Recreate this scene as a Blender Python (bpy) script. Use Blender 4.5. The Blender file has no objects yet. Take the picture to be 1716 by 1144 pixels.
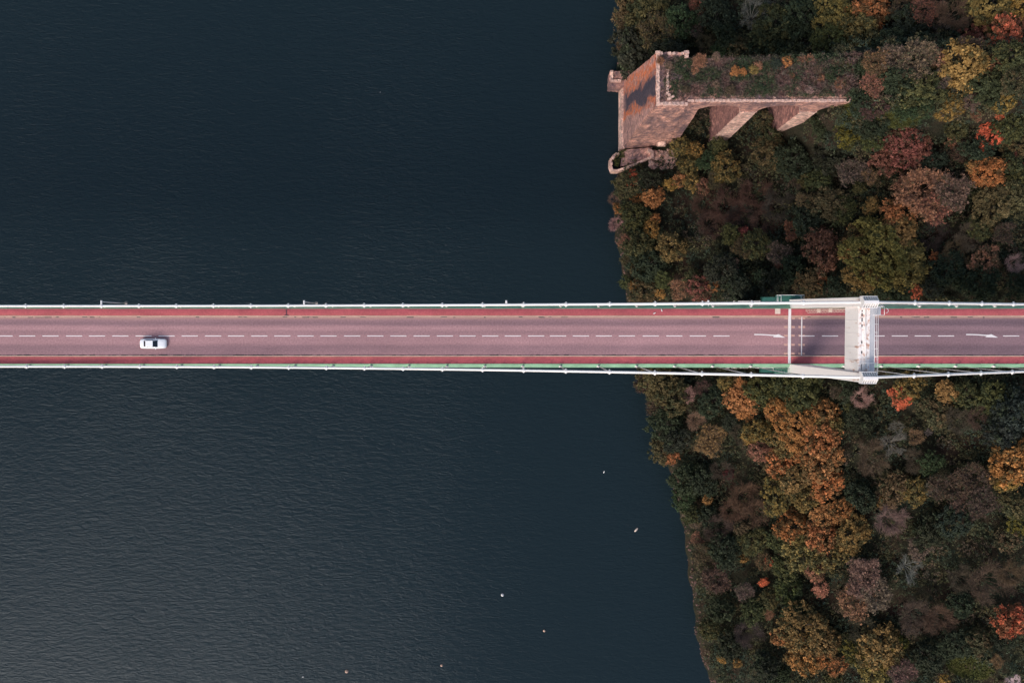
import bpy, math, random
import numpy as np
from mathutils import Vector, Matrix

R_ = math.radians
scene = bpy.context.scene
col = scene.collection

# ------------------------------------------------------------------ camera
# A drone hovering 148 m above the carriageway, 2.8 m north of the bridge axis,
# looking almost straight down.  x = east (inland), y = north, z = 0 at road level.
FOC, SENS, CAMZ, CAMY, TILT = 28.0, 36.0, 148.0, 2.78, R_(1.46)
cam_d = bpy.data.cameras.new('camera')
cam_d.lens = FOC
cam_d.sensor_width = SENS
cam_d.clip_start = 1.0
cam_d.clip_end = 6000
cam = bpy.data.objects.new('camera', cam_d)
cam.location = (0, CAMY, CAMZ)
cam.rotation_euler = (-TILT, 0, 0)
col.objects.link(cam)
scene.camera = cam

# ------------------------------------------------------------------ sky and sun
SUN_EL, SUN_AZ = R_(41), R_(214)          # azimuth clockwise from north (+y)
sd = Vector((math.sin(SUN_AZ) * math.cos(SUN_EL), math.cos(SUN_AZ) * math.cos(SUN_EL), math.sin(SUN_EL)))
world = bpy.data.worlds.new('World')
scene.world = world
world.use_nodes = True
wn = world.node_tree
sky = wn.nodes.new('ShaderNodeTexSky')
sky.sky_type = 'NISHITA'
sky.sun_disc = False
sky.sun_elevation = SUN_EL
sky.sun_rotation = SUN_AZ
sky.air_density = 1.3
sky.dust_density = 3.0
bg = wn.nodes['Background']
bg.inputs['Strength'].default_value = 0.1
wn.links.new(sky.outputs[0], bg.inputs['Color'])
sun_d = bpy.data.lights.new('sun', 'SUN')
sun_d.energy = 1.5
sun_d.angle = R_(30)
sun_d.color = (1.0, 0.91, 0.86)
sun = bpy.data.objects.new('sun', sun_d)
sun.rotation_euler = sd.to_track_quat('Z', 'Y').to_euler()
sun.location = (0, 0, 200)
col.objects.link(sun)
vs = scene.view_settings
vs.view_transform = 'Standard'
vs.look = 'None'
vs.gamma = 1.0
vs.use_curve_mapping = False
vs.exposure = 0.68

# ------------------------------------------------------------------ helpers
FPX = FOC / SENS * 1716.0

def P(px, py, z):
    """Point at height z that stands where the survey sketch (1716 x 1144) has (px, py)."""
    a, b = (px - 858.0) / FPX, -(py - 572.0) / FPX
    c, s = math.cos(-TILT), math.sin(-TILT)
    d = (a, b * c + s, b * s - c)
    t = (z - CAMZ) / d[2]
    return Vector((d[0] * t, CAMY + d[1] * t, z))

def tag(o, label=None, cat=None, group=None, kind=None):
    if label: o['label'] = label
    if cat: o['category'] = cat
    if group: o['group'] = group
    if kind: o['kind'] = kind
    return o

def empty(name, loc=(0, 0, 0), rz=0.0, parent=None):
    o = bpy.data.objects.new(name, None)
    o.location = loc
    o.rotation_euler = (0, 0, rz)
    o.parent = parent
    o.empty_display_size = 0.3
    col.objects.link(o)
    return o

def link(name, me, parent=None, loc=(0, 0, 0), rot=(0, 0, 0), scale=(1, 1, 1)):
    o = bpy.data.objects.new(name, me)
    o.parent = parent
    o.location = loc
    o.rotation_euler = rot
    o.scale = scale
    col.objects.link(o)
    return o

class MB:
    def __init__(self):
        self.v, self.f, self.sm = [], [], []
    def add(self, vs, fs, smooth=False):
        n = len(self.v)
        self.v += [tuple(p) for p in vs]
        self.f += [tuple(i + n for i in f) for f in fs]
        self.sm += [smooth] * len(fs)
        return self
    def hexa(self, b, t):
        """b, t: four corners each, counter-clockwise from above."""
        return self.add(list(b) + list(t), [(3, 2, 1, 0), (4, 5, 6, 7), (0, 1, 5, 4), (1, 2, 6, 5), (2, 3, 7, 6), (3, 0, 4, 7)])
    def box(self, x0, x1, y0, y1, z0, z1):
        return self.hexa([(x0, y0, z0), (x1, y0, z0), (x1, y1, z0), (x0, y1, z0)], [(x0, y0, z1), (x1, y0, z1), (x1, y1, z1), (x0, y1, z1)])
    def tube(self, pts, r, n=8, smooth=True, cap=True):
        pts = [Vector(p) for p in pts]
        rs = r if isinstance(r, (list, tuple)) else [r] * len(pts)
        vs, fs = [], []
        for i, p in enumerate(pts):
            d = (pts[min(i + 1, len(pts) - 1)] - pts[max(i - 1, 0)]).normalized()
            u = d.cross(Vector((0, 0, 1)))
            if u.length < 1e-3: u = Vector((1, 0, 0))
            u.normalize()
            w = d.cross(u)
            for k in range(n):
                a = 2 * math.pi * k / n
                vs.append(p + (u * math.cos(a) + w * math.sin(a)) * rs[i])
        for i in range(len(pts) - 1):
            for k in range(n):
                k2 = (k + 1) % n
                fs.append((i * n + k, i * n + k2, (i + 1) * n + k2, (i + 1) * n + k))
        if cap:
            fs.append(tuple(range(n - 1, -1, -1)))
            fs.append(tuple((len(pts) - 1) * n + k for k in range(n)))
        return self.add(vs, fs, smooth)
    def lathe(self, prof, n=12, c=(0, 0, 0)):
        vs, fs = [], []
        for r, z in prof:
            for k in range(n):
                a = 2 * math.pi * k / n
                vs.append((c[0] + r * math.cos(a), c[1] + r * math.sin(a), c[2] + z))
        for i in range(len(prof) - 1):
            for k in range(n):
                k2 = (k + 1) % n
                fs.append((i * n + k, i * n + k2, (i + 1) * n + k2, (i + 1) * n + k))
        fs.append(tuple(range(n - 1, -1, -1)))
        fs.append(tuple((len(prof) - 1) * n + k for k in range(n)))
        return self.add(vs, fs, True)
    def mesh(self, name, mat):
        me = bpy.data.meshes.new(name)
        me.from_pydata(self.v, [], self.f)
        me.polygons.foreach_set('use_smooth', self.sm)
        if mat: me.materials.append(mat)
        me.update()
        return me
    def build(self, name, mat, parent=None, loc=(0, 0, 0), rot=(0, 0, 0)):
        return link(name, self.mesh(name, mat), parent, loc, rot)

def bevel(o, w=0.02, seg=1):
    m = o.modifiers.new('edge', 'BEVEL')
    m.width = w
    m.segments = seg
    m.limit_method = 'ANGLE'
    return o

# ------------------------------------------------------------------ materials
def nt(name):
    m = bpy.data.materials.new(name)
    m.use_nodes = True
    t = m.node_tree
    return m, t, t.nodes['Principled BSDF']

def N(t, typ, **kw):
    n = t.nodes.new(typ)
    for k, v in kw.items():
        if k.startswith('i_'):
            key = k[2:]
            n.inputs[int(key) if key.isdigit() else key.replace('_', ' ')].default_value = v
        else:
            setattr(n, k, v)
    return n

def ramp(t, stops, interp='LINEAR'):
    n = t.nodes.new('ShaderNodeValToRGB')
    n.color_ramp.interpolation = interp
    e = n.color_ramp.elements
    while len(e) < len(stops): e.new(0.5)
    for el, (p, c) in zip(e, stops):
        el.position = p
        el.color = (c, c, c, 1) if isinstance(c, (int, float)) else (*c, 1)
    return n

def mixc(t, fac, a, b, mode='MIX'):
    n = t.nodes.new('ShaderNodeMix')
    n.data_type = 'RGBA'
    n.blend_type = mode
    for sock, val in ((n.inputs[0], fac), (n.inputs[6], a), (n.inputs[7], b)):
        if hasattr(val, 'is_linked') or hasattr(val, 'links'):
            t.links.new(val, sock)
        elif isinstance(val, (int, float)):
            sock.default_value = val
        else:
            sock.default_value = (*val, 1)
    return n.outputs[2]

def coords(t, scale=(1, 1, 1), rot=(0, 0, 0), loc=(0, 0, 0)):
    tc = t.nodes.new('ShaderNodeTexCoord')
    mp = t.nodes.new('ShaderNodeMapping')
    mp.inputs['Scale'].default_value = scale
    mp.inputs['Rotation'].default_value = rot
    mp.inputs['Location'].default_value = loc
    t.links.new(tc.outputs['Object'], mp.inputs[0])
    return mp.outputs[0]

def noise(t, vec, scale, detail=4, rough=0.55, dist=0.0):
    n = N(t, 'ShaderNodeTexNoise', i_Scale=scale, i_Detail=detail, i_Roughness=rough, i_Distortion=dist)
    t.links.new(vec, n.inputs['Vector'])
    return n.outputs[0]

def bump(t, b, h, strength=0.4, dist=0.03):
    n = N(t, 'ShaderNodeBump', i_Strength=strength, i_Distance=dist)
    t.links.new(h, n.inputs['Height'])
    t.links.new(n.outputs[0], b.inputs['Normal'])
    return n

def speckled(name, c, var=0.25, scale=2.0, rough=0.7, fine=30.0, bmp=0.3, dist=0.02, metal=0.0, spec=0.5):
    """Plain painted / mineral surface with blotches and fine grain."""
    m, t, b = nt(name)
    v = coords(t)
    big = noise(t, v, scale, 5)
    sm = noise(t, v, fine, 2)
    r = ramp(t, [(0.25, 1 - var), (0.75, 1 + var)])
    t.links.new(big, r.inputs[0])
    r2 = ramp(t, [(0.2, 1 - var * 0.6), (0.8, 1 + var * 0.6)])
    t.links.new(sm, r2.inputs[0])
    c1 = mixc(t, 1.0, c, r.outputs[0], 'MULTIPLY')
    c2 = mixc(t, 1.0, c1, r2.outputs[0], 'MULTIPLY')
    t.links.new(c2, b.inputs['Base Color'])
    b.inputs['Roughness'].default_value = rough
    b.inputs['Metallic'].default_value = metal
    b.inputs['Specular IOR Level'].default_value = spec
    if bmp: bump(t, b, sm, bmp, dist)
    return m

M = {}
M['white'] = speckled('white_paint', (0.80, 0.77, 0.76), 0.06, 0.8, 0.45, 20, 0.1)
M['cable'] = speckled('white_cable_paint', (0.80, 0.77, 0.75), 0.08, 0.5, 0.4, 20, 0.1)
M['galv'] = speckled('galvanised_steel', (0.62, 0.62, 0.64), 0.1, 3, 0.4, 20, 0.05, metal=0.3)
M['green'] = speckled('green_paint', (0.185, 0.345, 0.225), 0.25, 0.5, 0.5, 9, 0.1)
M['darkgreen'] = speckled('dark_green_paint', (0.02, 0.10, 0.075), 0.3, 2, 0.5, 9, 0.1)
def walk_mat():
    m, t, b = nt('red_footway_asphalt')
    tc = t.nodes.new('ShaderNodeTexCoord')
    sp = t.nodes.new('ShaderNodeSeparateXYZ')
    t.links.new(tc.outputs['Object'], sp.inputs[0])
    ab = N(t, 'ShaderNodeMath', operation='ABSOLUTE')
    t.links.new(sp.outputs[1], ab.inputs[0])
    wn_ = noise(t, coords(t, (0.25, 1, 1)), 1.4, 5, 0.7)
    wm_ = N(t, 'ShaderNodeMath', operation='MULTIPLY_ADD', i_1=1.2, i_2=-0.6)
    t.links.new(wn_, wm_.inputs[0])
    ad = N(t, 'ShaderNodeMath', operation='ADD')
    t.links.new(ab.outputs[0], ad.inputs[0])
    t.links.new(wm_.outputs[0], ad.inputs[1])
    mr = N(t, 'ShaderNodeMapRange', i_1=3.6, i_2=5.2)
    t.links.new(ad.outputs[0], mr.inputs[0])
    rp = ramp(t, [(0.0, (0.40, 0.135, 0.115)), (0.25, (0.415, 0.092, 0.098)), (0.7, (0.375, 0.076, 0.092)), (1.0, (0.235, 0.048, 0.068))])
    t.links.new(mr.outputs[0], rp.inputs[0])
    g = noise(t, coords(t), 3.4, 4, 0.85)
    r2 = ramp(t, [(0.25, 0.66), (0.75, 1.34)])
    t.links.new(g, r2.inputs[0])
    big = noise(t, coords(t, (0.3, 1, 1)), 0.45, 5, 0.65)
    r3 = ramp(t, [(0.3, 0.84), (0.7, 1.16)])
    t.links.new(big, r3.inputs[0])
    c = mixc(t, 1.0, rp.outputs[0], r2.outputs[0], 'MULTIPLY')
    c = mixc(t, 1.0, c, r3.outputs[0], 'MULTIPLY')
    t.links.new(c, b.inputs['Base Color'])
    b.inputs['Roughness'].default_value = 0.85
    bump(t, b, g, 0.3, 0.02)
    return m
M['redwalk'] = walk_mat()
M['kerbst'] = speckled('kerb_concrete', (0.55, 0.40, 0.31), 0.28, 1.3, 0.85, 12, 0.3)
M['paint_line'] = speckled('road_marking_paint', (0.74, 0.70, 0.70), 0.12, 2.0, 0.7, 14, 0.2)
M['tan'] = speckled('tan_dust', (0.50, 0.30, 0.25), 0.2, 3.0, 0.9, 14, 0.2)
M['joint'] = speckled('joint_steel', (0.72, 0.68, 0.68), 0.1, 2.0, 0.5, 14, 0.1)
M['cream'] = speckled('cream_plate', (0.66, 0.52, 0.44), 0.12, 2.0, 0.7, 14, 0.1)
M['stain'] = speckled('tar_stain', (0.10, 0.03, 0.045), 0.2, 3.0, 0.8, 14, 0.1)
M['dark'] = speckled('dark_opening', (0.02, 0.022, 0.03), 0.2, 2.0, 0.6, 10, 0.1)
M['rubber'] = speckled('tyre_rubber', (0.02, 0.02, 0.022), 0.2, 4.0, 0.8, 40, 0.2)
M['alloy'] = speckled('alloy_wheel', (0.55, 0.55, 0.57), 0.05, 4.0, 0.3, 40, 0.0, metal=0.8)
M['pathstone'] = speckled('pinkish_path', (0.52, 0.38, 0.38), 0.2, 0.8, 0.9, 6, 0.3)
M['concrete'] = speckled('pale_concrete', (0.60, 0.53, 0.49), 0.15, 0.4, 0.85, 6, 0.3)
M['carpaint'], t_, b_ = nt('white_car_paint')
b_.inputs['Base Color'].default_value = (0.82, 0.82, 0.85, 1)
b_.inputs['Roughness'].default_value = 0.25
b_.inputs['Coat Weight'].default_value = 0.6
M['glass'], t_, b_ = nt('tinted_glass')
b_.inputs['Base Color'].default_value = (0.015, 0.02, 0.03, 1)
b_.inputs['Roughness'].default_value = 0.06
M['lamp_glass'], t_, b_ = nt('lamp_lens')
b_.inputs['Base Color'].default_value = (0.75, 0.75, 0.78, 1)
b_.inputs['Roughness'].default_value = 0.15
M['tail'], t_, b_ = nt('tail_lamp_lens')
b_.inputs['Base Color'].default_value = (0.35, 0.02, 0.02, 1)
b_.inputs['Roughness'].default_value = 0.2
M['buoy_white'] = speckled('buoy_white', (0.80, 0.76, 0.74), 0.08, 3, 0.5, 20, 0.0)
M['buoy_orange'] = speckled('buoy_orange', (0.80, 0.50, 0.36), 0.1, 3, 0.5, 20, 0.0)
M['gullgrey'] = speckled('gull_plumage', (0.72, 0.72, 0.75), 0.08, 8, 0.7, 40, 0.0)

# tower: white paint, streaked with rust
def tower_mat(name, rust):
    m, t, b = nt(name)
    v = coords(t, (1.2, 1.2, 0.25))
    a = noise(t, v, 1.3, 6, 0.65)
    v2 = coords(t, (1, 1, 1))
    f = noise(t, v2, 9, 3)
    r = ramp(t, [(0.60 - rust * 0.12, 0.0), (0.74 - rust * 0.10, 0.9)])
    # rust creeps down from the saddles, where rain water collects
    tc = t.nodes.new('ShaderNodeTexCoord')
    sp = t.nodes.new('ShaderNodeSeparateXYZ')
    t.links.new(tc.outputs['Object'], sp.inputs[0])
    hz = N(t, 'ShaderNodeMapRange', i_1=21.0, i_2=29.5, i_3=0.0, i_4=0.17 if rust < 0 else 0.0)
    t.links.new(sp.outputs[2], hz.inputs[0])
    ah = N(t, 'ShaderNodeMath', operation='ADD')
    t.links.new(a, ah.inputs[0])
    t.links.new(hz.outputs[0], ah.inputs[1])
    t.links.new(ah.outputs[0], r.inputs[0])
    r3 = ramp(t, [(0.3, (0.90, 0.86, 0.84)), (0.7, (0.82, 0.77, 0.74))])
    t.links.new(f, r3.inputs[0])
    c = mixc(t, r.outputs[0], r3.outputs[0], (0.45, 0.20, 0.11))
    t.links.new(c, b.inputs['Base Color'])
    b.inputs['Roughness'].default_value = 0.6
    bump(t, b, f, 0.15, 0.02)
    return m
M['tower'] = tower_mat('tower_white_paint', -0.6)
M['rusty'] = tower_mat('rusty_cream_plate', 0.9)

# carriageway: worn asphalt, wheel tracks polished darker
def road_mat(name, c, dark):
    m, t, b = nt(name)
    tc = t.nodes.new('ShaderNodeTexCoord')
    sp = t.nodes.new('ShaderNodeSeparateXYZ')
    t.links.new(tc.outputs['Object'], sp.inputs[0])
    v = coords(t, (0.05, 1, 1))
    w = noise(t, v, 1.2, 3)
    off = N(t, 'ShaderNodeMath', operation='MULTIPLY_ADD', i_1=0.9, i_2=-0.45)
    t.links.new(w, off.inputs[0])
    ad = N(t, 'ShaderNodeMath', operation='ADD')
    t.links.new(sp.outputs[1], ad.inputs[0])
    t.links.new(off.outputs[0], ad.inputs[1])
    mr = N(t, 'ShaderNodeMapRange', i_1=-3.6, i_2=3.6)
    t.links.new(ad.outputs[0], mr.inputs[0])
    # wheel tracks: south lane low values, north lane high values
    rp = ramp(t, [(0.0, 0.96), (0.13, 0.84), (0.22, 0.80), (0.34, 1.06), (0.48, 1.02), (0.60, 0.90), (0.70, 1.10), (0.83, 0.74), (0.93, 0.86), (1.0, 1.15)], 'EASE')
    t.links.new(mr.outputs[0], rp.inputs[0])
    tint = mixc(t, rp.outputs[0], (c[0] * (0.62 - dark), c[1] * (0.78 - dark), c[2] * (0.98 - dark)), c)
    v2 = coords(t)
    g = noise(t, v2, 3.2, 4, 0.85)
    r2 = ramp(t, [(0.25, 0.62), (0.75, 1.38)])
    t.links.new(g, r2.inputs[0])
    big = noise(t, coords(t, (0.12, 0.5, 1)), 0.5, 4)
    r3 = ramp(t, [(0.25, 0.88), (0.75, 1.12)])
    t.links.new(big, r3.inputs[0])
    c1 = mixc(t, 1.0, tint, r2.outputs[0], 'MULTIPLY')
    c2 = mixc(t, 1.0, c1, r3.outputs[0], 'MULTIPLY')
    c3 = mixc(t, 1.0, c2, rp.outputs[0], 'MULTIPLY')
    # dusty gutter along the north kerb
    gut = N(t, 'ShaderNodeMapRange', i_1=3.0, i_2=3.5)
    t.links.new(ad.outputs[0], gut.inputs[0])
    gn = N(t, 'ShaderNodeMath', operation='MULTIPLY', i_1=0.7)
    t.links.new(gut.outputs[0], gn.inputs[0])
    c4 = mixc(t, gn.outputs[0], c3, (0.40, 0.25, 0.20))
    t.links.new(c4, b.inputs['Base Color'])
    b.inputs['Roughness'].default_value = 0.8
    b.inputs['Specular IOR Level'].default_value = 0.3
    bump(t, b, g, 0.3, 0.02)
    return m
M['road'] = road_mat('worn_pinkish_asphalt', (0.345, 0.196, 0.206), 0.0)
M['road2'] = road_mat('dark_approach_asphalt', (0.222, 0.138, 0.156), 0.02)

# river water
def water_mat():
    m, t, b = nt('river_water')
    b.inputs['Base Color'].default_value = (0.0098, 0.0190, 0.0245, 1)
    b.inputs['Roughness'].default_value = 0.2
    b.inputs['IOR'].default_value = 1.333
    b.inputs['Specular IOR Level'].default_value = 0.2
    b.inputs['Specular Tint'].default_value = (0.74, 0.86, 0.96, 1)
    v = coords(t, (0.42, 1.25, 1), (0, 0, R_(8)))
    w1 = noise(t, v, 1.05, 4, 0.62, 0.6)
    v2 = coords(t, (0.5, 1.0, 1), (0, 0, R_(-14)))
    w2 = noise(t, v2, 2.4, 3, 0.65, 0.3)
    gust = noise(t, coords(t, (1.0, 0.28, 1), (0, 0, R_(6))), 0.022, 3, 0.5)
    gr = ramp(t, [(0.3, 0.45), (0.62, 1.0)])
    t.links.new(gust, gr.inputs[0])
    ad = N(t, 'ShaderNodeMath', operation='MULTIPLY_ADD', i_1=0.35)
    t.links.new(w2, ad.inputs[0])
    t.links.new(w1, ad.inputs[2])
    mu = N(t, 'ShaderNodeMath', operation='MULTIPLY')
    t.links.new(ad.outputs[0], mu.inputs[0])
    t.links.new(gr.outputs[0], mu.inputs[1])
    # sheltered towards the wooded bank: the ripples die down
    tcw = t.nodes.new('ShaderNodeTexCoord')
    sx = t.nodes.new('ShaderNodeSeparateXYZ')
    t.links.new(tcw.outputs['Object'], sx.inputs[0])
    shl = N(t, 'ShaderNodeMapRange', interpolation_type='SMOOTHSTEP', i_1=-35.0, i_2=25.0, i_3=1.0, i_4=0.55)
    t.links.new(sx.outputs[0], shl.inputs[0])
    mu2 = N(t, 'ShaderNodeMath', operation='MULTIPLY')
    t.links.new(mu.outputs[0], mu2.inputs[0])
    t.links.new(shl.outputs[0], mu2.inputs[1])
    bump(t, b, mu2.outputs[0], 1.0, 0.26)
    return m
M['water'] = water_mat()

def ground_mat():
    m, t, b = nt('leaf_litter_ground')
    v = coords(t)
    a = noise(t, v, 0.18, 5, 0.6)
    r = ramp(t, [(0.3, (0.016, 0.020, 0.013)), (0.5, (0.030, 0.028, 0.018)), (0.7, (0.045, 0.026, 0.020))])
    t.links.new(a, r.inputs[0])
    f = noise(t, v, 3.0, 4, 0.7)
    r2 = ramp(t, [(0.25, 0.5), (0.75, 1.5)])
    t.links.new(f, r2.inputs[0])
    c = mixc(t, 1.0, r.outputs[0], r2.outputs[0], 'MULTIPLY')
    t.links.new(c, b.inputs['Base Color'])
    b.inputs['Roughness'].default_value = 0.95
    b.inputs['Specular IOR Level'].default_value = 0.1
    bump(t, b, f, 0.8, 0.3)
    return m
M['ground'] = ground_mat()

# old masonry: coursed rubble with lichen patches
def stone_mat(name, base, blot, orange=0.0, bluish=0.4):
    m, t, b = nt(name)
    tc = t.nodes.new('ShaderNodeTexCoord')
    sp = t.nodes.new('ShaderNodeSeparateXYZ')
    t.links.new(tc.outputs['Object'], sp.inputs[0])
    xy = N(t, 'ShaderNodeMath', operation='ADD')
    t.links.new(sp.outputs[0], xy.inputs[0])
    t.links.new(sp.outputs[1], xy.inputs[1])
    cb = t.nodes.new('ShaderNodeCombineXYZ')
    t.links.new(xy.outputs[0], cb.inputs[0])
    t.links.new(sp.outputs[2], cb.inputs[1])
    vo = N(t, 'ShaderNodeTexVoronoi', i_Scale=1.0)
    t.links.new(coords(t, (1.15, 1.15, 1.7)), vo.inputs['Vector'])
    bw = t.nodes.new('ShaderNodeSeparateColor')
    t.links.new(vo.outputs['Color'], bw.inputs[0])
    br = ramp(t, [(0.0, (0.62, 0.62, 0.65)), (0.5, (0.98, 0.96, 0.95)), (1.0, (1.45, 1.38, 1.3))])
    t.links.new(bw.outputs[0], br.inputs[0])
    v = coords(t, (0.5, 0.5, 0.22))
    a = noise(t, v, 0.7, 6, 0.7, 0.4)
    f = noise(t, coords(t), 1.9, 5, 0.8)
    rb = ramp(t, [(0.42, 0.0), (0.60, bluish)])
    t.links.new(a, rb.inputs[0])
    c = mixc(t, 1.0, base, br.outputs[0], 'MULTIPLY')
    c = mixc(t, rb.outputs[0], c, blot)
    if orange:
        # bands running up the water face: lichen along one arris, soot-dark weathering beside it, a second lichen patch high up
        yn = N(t, 'ShaderNodeMath', operation='MULTIPLY_ADD', i_1=0.174, i_2=-53.1)      # -(arris y) at this height
        t.links.new(sp.outputs[2], yn.inputs[0])
        uu = N(t, 'ShaderNodeMath', operation='ADD')
        t.links.new(yn.outputs[0], uu.inputs[0])
        t.links.new(sp.outputs[1], uu.inputs[1])
        wv = noise(t, coords(t, (0.4, 0.4, 0.16)), 0.7, 6, 0.62, 0.5)
        ww = N(t, 'ShaderNodeMath', operation='MULTIPLY_ADD', i_1=7.0, i_2=-3.5)
        t.links.new(wv, ww.inputs[0])
        u2 = N(t, 'ShaderNodeMath', operation='ADD')
        t.links.new(uu.outputs[0], u2.inputs[0])
        t.links.new(ww.outputs[0], u2.inputs[1])
        um = N(t, 'ShaderNodeMapRange', i_1=0.0, i_2=-12.0)
        t.links.new(u2.outputs[0], um.inputs[0])
        dk = ramp(t, [(0.20, 0.0), (0.38, 0.95), (0.62, 0.9), (0.84, 0.0)])
        t.links.new(um.outputs[0], dk.inputs[0])
        hz = N(t, 'ShaderNodeMapRange', i_1=-49.0, i_2=-42.0)
        t.links.new(sp.outputs[2], hz.inputs[0])
        dh = N(t, 'ShaderNodeMath', operation='MULTIPLY')
        t.links.new(dk.outputs[0], dh.inputs[0])
        t.links.new(hz.outputs[0], dh.inputs[1])
        c = mixc(t, dh.outputs[0], c, blot)
        og = ramp(t, [(0.0, 0.4), (0.06, orange), (0.27, orange), (0.37, 0.0), (0.64, 0.0), (0.70, orange), (0.79, orange), (0.86, 0.0)])
        t.links.new(um.outputs[0], og.inputs[0])
        brk = noise(t, coords(t, (0.6, 0.6, 0.2)), 1.6, 4, 0.6)
        bk = ramp(t, [(0.36, 0.0), (0.62, 1.0)])
        t.links.new(brk, bk.inputs[0])
        oh = N(t, 'ShaderNodeMath', operation='MULTIPLY')
        t.links.new(og.outputs[0], oh.inputs[0])
        t.links.new(bk.outputs[0], oh.inputs[1])
        c = mixc(t, oh.outputs[0], c, (0.70, 0.195, 0.080))
    r2 = ramp(t, [(0.3, 0.45), (0.5, 0.95), (0.7, 1.6)])
    t.links.new(f, r2.inputs[0])
    c = mixc(t, 1.0, c, r2.outputs[0], 'MULTIPLY')
    t.links.new(c, b.inputs['Base Color'])
    b.inputs['Roughness'].default_value = 0.9
    b.inputs['Specular IOR Level'].default_value = 0.2
    bump(t, b, f, 1.0, 0.35)
    return m
M['stone'] = stone_mat('pink_granite_masonry', (0.55, 0.305, 0.25), (0.14, 0.10, 0.115), 0.0, 0.85)
M['lichen'] = stone_mat('lichen_streaked_masonry', (0.52, 0.30, 0.265), (0.05, 0.05, 0.075), 0.95, 0.3)
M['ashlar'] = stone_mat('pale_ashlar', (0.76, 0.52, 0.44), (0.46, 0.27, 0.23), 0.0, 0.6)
M['shaded_pierstone'] = stone_mat('shaded_pink_masonry', (0.44, 0.225, 0.20), (0.20, 0.11, 0.105), 0.0, 0.6)  # darker pink: the shade on the arch piers' west faces is put into the colour
M['rock'] = stone_mat('shore_rock', (0.21, 0.125, 0.11), (0.07, 0.055, 0.055), 0.0, 0.6)

# foliage: main colour from the object, secondary colour where a clump has not turned
def leaf_mat():
    m, t, b = nt('autumn_leaves')
    oi = t.nodes.new('ShaderNodeObjectInfo')
    at = N(t, 'ShaderNodeAttribute', attribute_name='tone')
    rn = N(t, 'ShaderNodeAttribute', attribute_name='leafrand')
    sub = N(t, 'ShaderNodeMath', operation='SUBTRACT')
    t.links.new(oi.outputs['Alpha'], sub.inputs[0])
    t.links.new(at.outputs['Fac'], sub.inputs[1])
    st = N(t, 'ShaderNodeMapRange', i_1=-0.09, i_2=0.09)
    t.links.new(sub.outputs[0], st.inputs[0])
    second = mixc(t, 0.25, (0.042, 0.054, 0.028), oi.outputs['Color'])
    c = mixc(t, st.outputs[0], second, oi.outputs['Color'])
    rr = ramp(t, [(0.0, 0.5), (0.75, 1.15), (1.0, 1.9)])
    t.links.new(rn.outputs['Fac'], rr.inputs[0])
    c = mixc(t, 1.0, c, rr.outputs[0], 'MULTIPLY')
    t.links.new(c, b.inputs['Base Color'])
    b.inputs['Roughness'].default_value = 0.8
    b.inputs['Specular IOR Level'].default_value = 0.12
    tr = t.nodes.new('ShaderNodeBsdfTranslucent')
    t.links.new(c, tr.inputs[0])
    mx = N(t, 'ShaderNodeMixShader', i_0=0.18)
    t.links.new(b.outputs[0], mx.inputs[1])
    t.links.new(tr.outputs[0], mx.inputs[2])
    t.links.new(mx.outputs[0], t.nodes['Material Output'].inputs[0])
    return m
M['leaf'] = leaf_mat()

def twig_mat():
    m, t, b = nt('bare_twigs')
    oi = t.nodes.new('ShaderNodeObjectInfo')
    v = coords(t)
    f = noise(t, v, 3.0, 3)
    r = ramp(t, [(0.3, 0.6), (0.7, 1.4)])
    t.links.new(f, r.inputs[0])
    c = mixc(t, 1.0, oi.outputs['Color'], r.outputs[0], 'MULTIPLY')
    t.links.new(c, b.inputs['Base Color'])
    b.inputs['Roughness'].default_value = 0.85
    b.inputs['Specular IOR Level'].default_value = 0.1
    return m
M['twig'] = twig_mat()
M['bark'] = speckled('bark', (0.075, 0.062, 0.055), 0.4, 1.5, 0.9, 8, 0.6, 0.05, spec=0.1)

def under_mat(name, stops, scale, mounds=0.0):
    m, t, b = nt(name)
    v = coords(t)
    a = noise(t, v, scale, 4, 0.55)
    at = N(t, 'ShaderNodeAttribute', attribute_name='tone')
    mm = N(t, 'ShaderNodeMath', operation='MULTIPLY_ADD', i_1=mounds, i_2=-mounds * 0.5)
    t.links.new(at.outputs['Fac'], mm.inputs[0])
    ad = N(t, 'ShaderNodeMath', operation='ADD')
    t.links.new(a, ad.inputs[0])
    t.links.new(mm.outputs[0], ad.inputs[1])
    r = ramp(t, stops)
    t.links.new(ad.outputs[0] if mounds else a, r.inputs[0])
    rn = N(t, 'ShaderNodeAttribute', attribute_name='leafrand')
    rr = ramp(t, [(0.0, 0.5), (0.75, 1.15), (1.0, 1.9)])
    t.links.new(rn.outputs['Fac'], rr.inputs[0])
    c = mixc(t, 1.0, r.outputs[0], rr.outputs[0], 'MULTIPLY')
    t.links.new(c, b.inputs['Base Color'])
    b.inputs['Roughness'].default_value = 0.85
    b.inputs['Specular IOR Level'].default_value = 0.1
    return m
M['under'] = under_mat('undergrowth_leaves', [(0.20, (0.038, 0.056, 0.042)), (0.40, (0.052, 0.064, 0.038)), (0.53, (0.082, 0.080, 0.040)), (0.64, (0.118, 0.098, 0.050)), (0.74, (0.108, 0.074, 0.054)), (0.86, (0.050, 0.058, 0.042))], 0.12, 0.45)
M['scrub'] = under_mat('ruin_scrub_leaves', [(0.30, (0.030, 0.050, 0.028)), (0.47, (0.055, 0.066, 0.036)), (0.56, (0.105, 0.080, 0.065)), (0.63, (0.15, 0.085, 0.075)), (0.75, (0.05, 0.065, 0.025))], 0.30)
M['shoregrass'] = under_mat('shore_grass_leaves', [(0.30, (0.048, 0.066, 0.034)), (0.5, (0.075, 0.078, 0.036)), (0.6, (0.13, 0.075, 0.055)), (0.72, (0.07, 0.07, 0.035))], 0.22)
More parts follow.
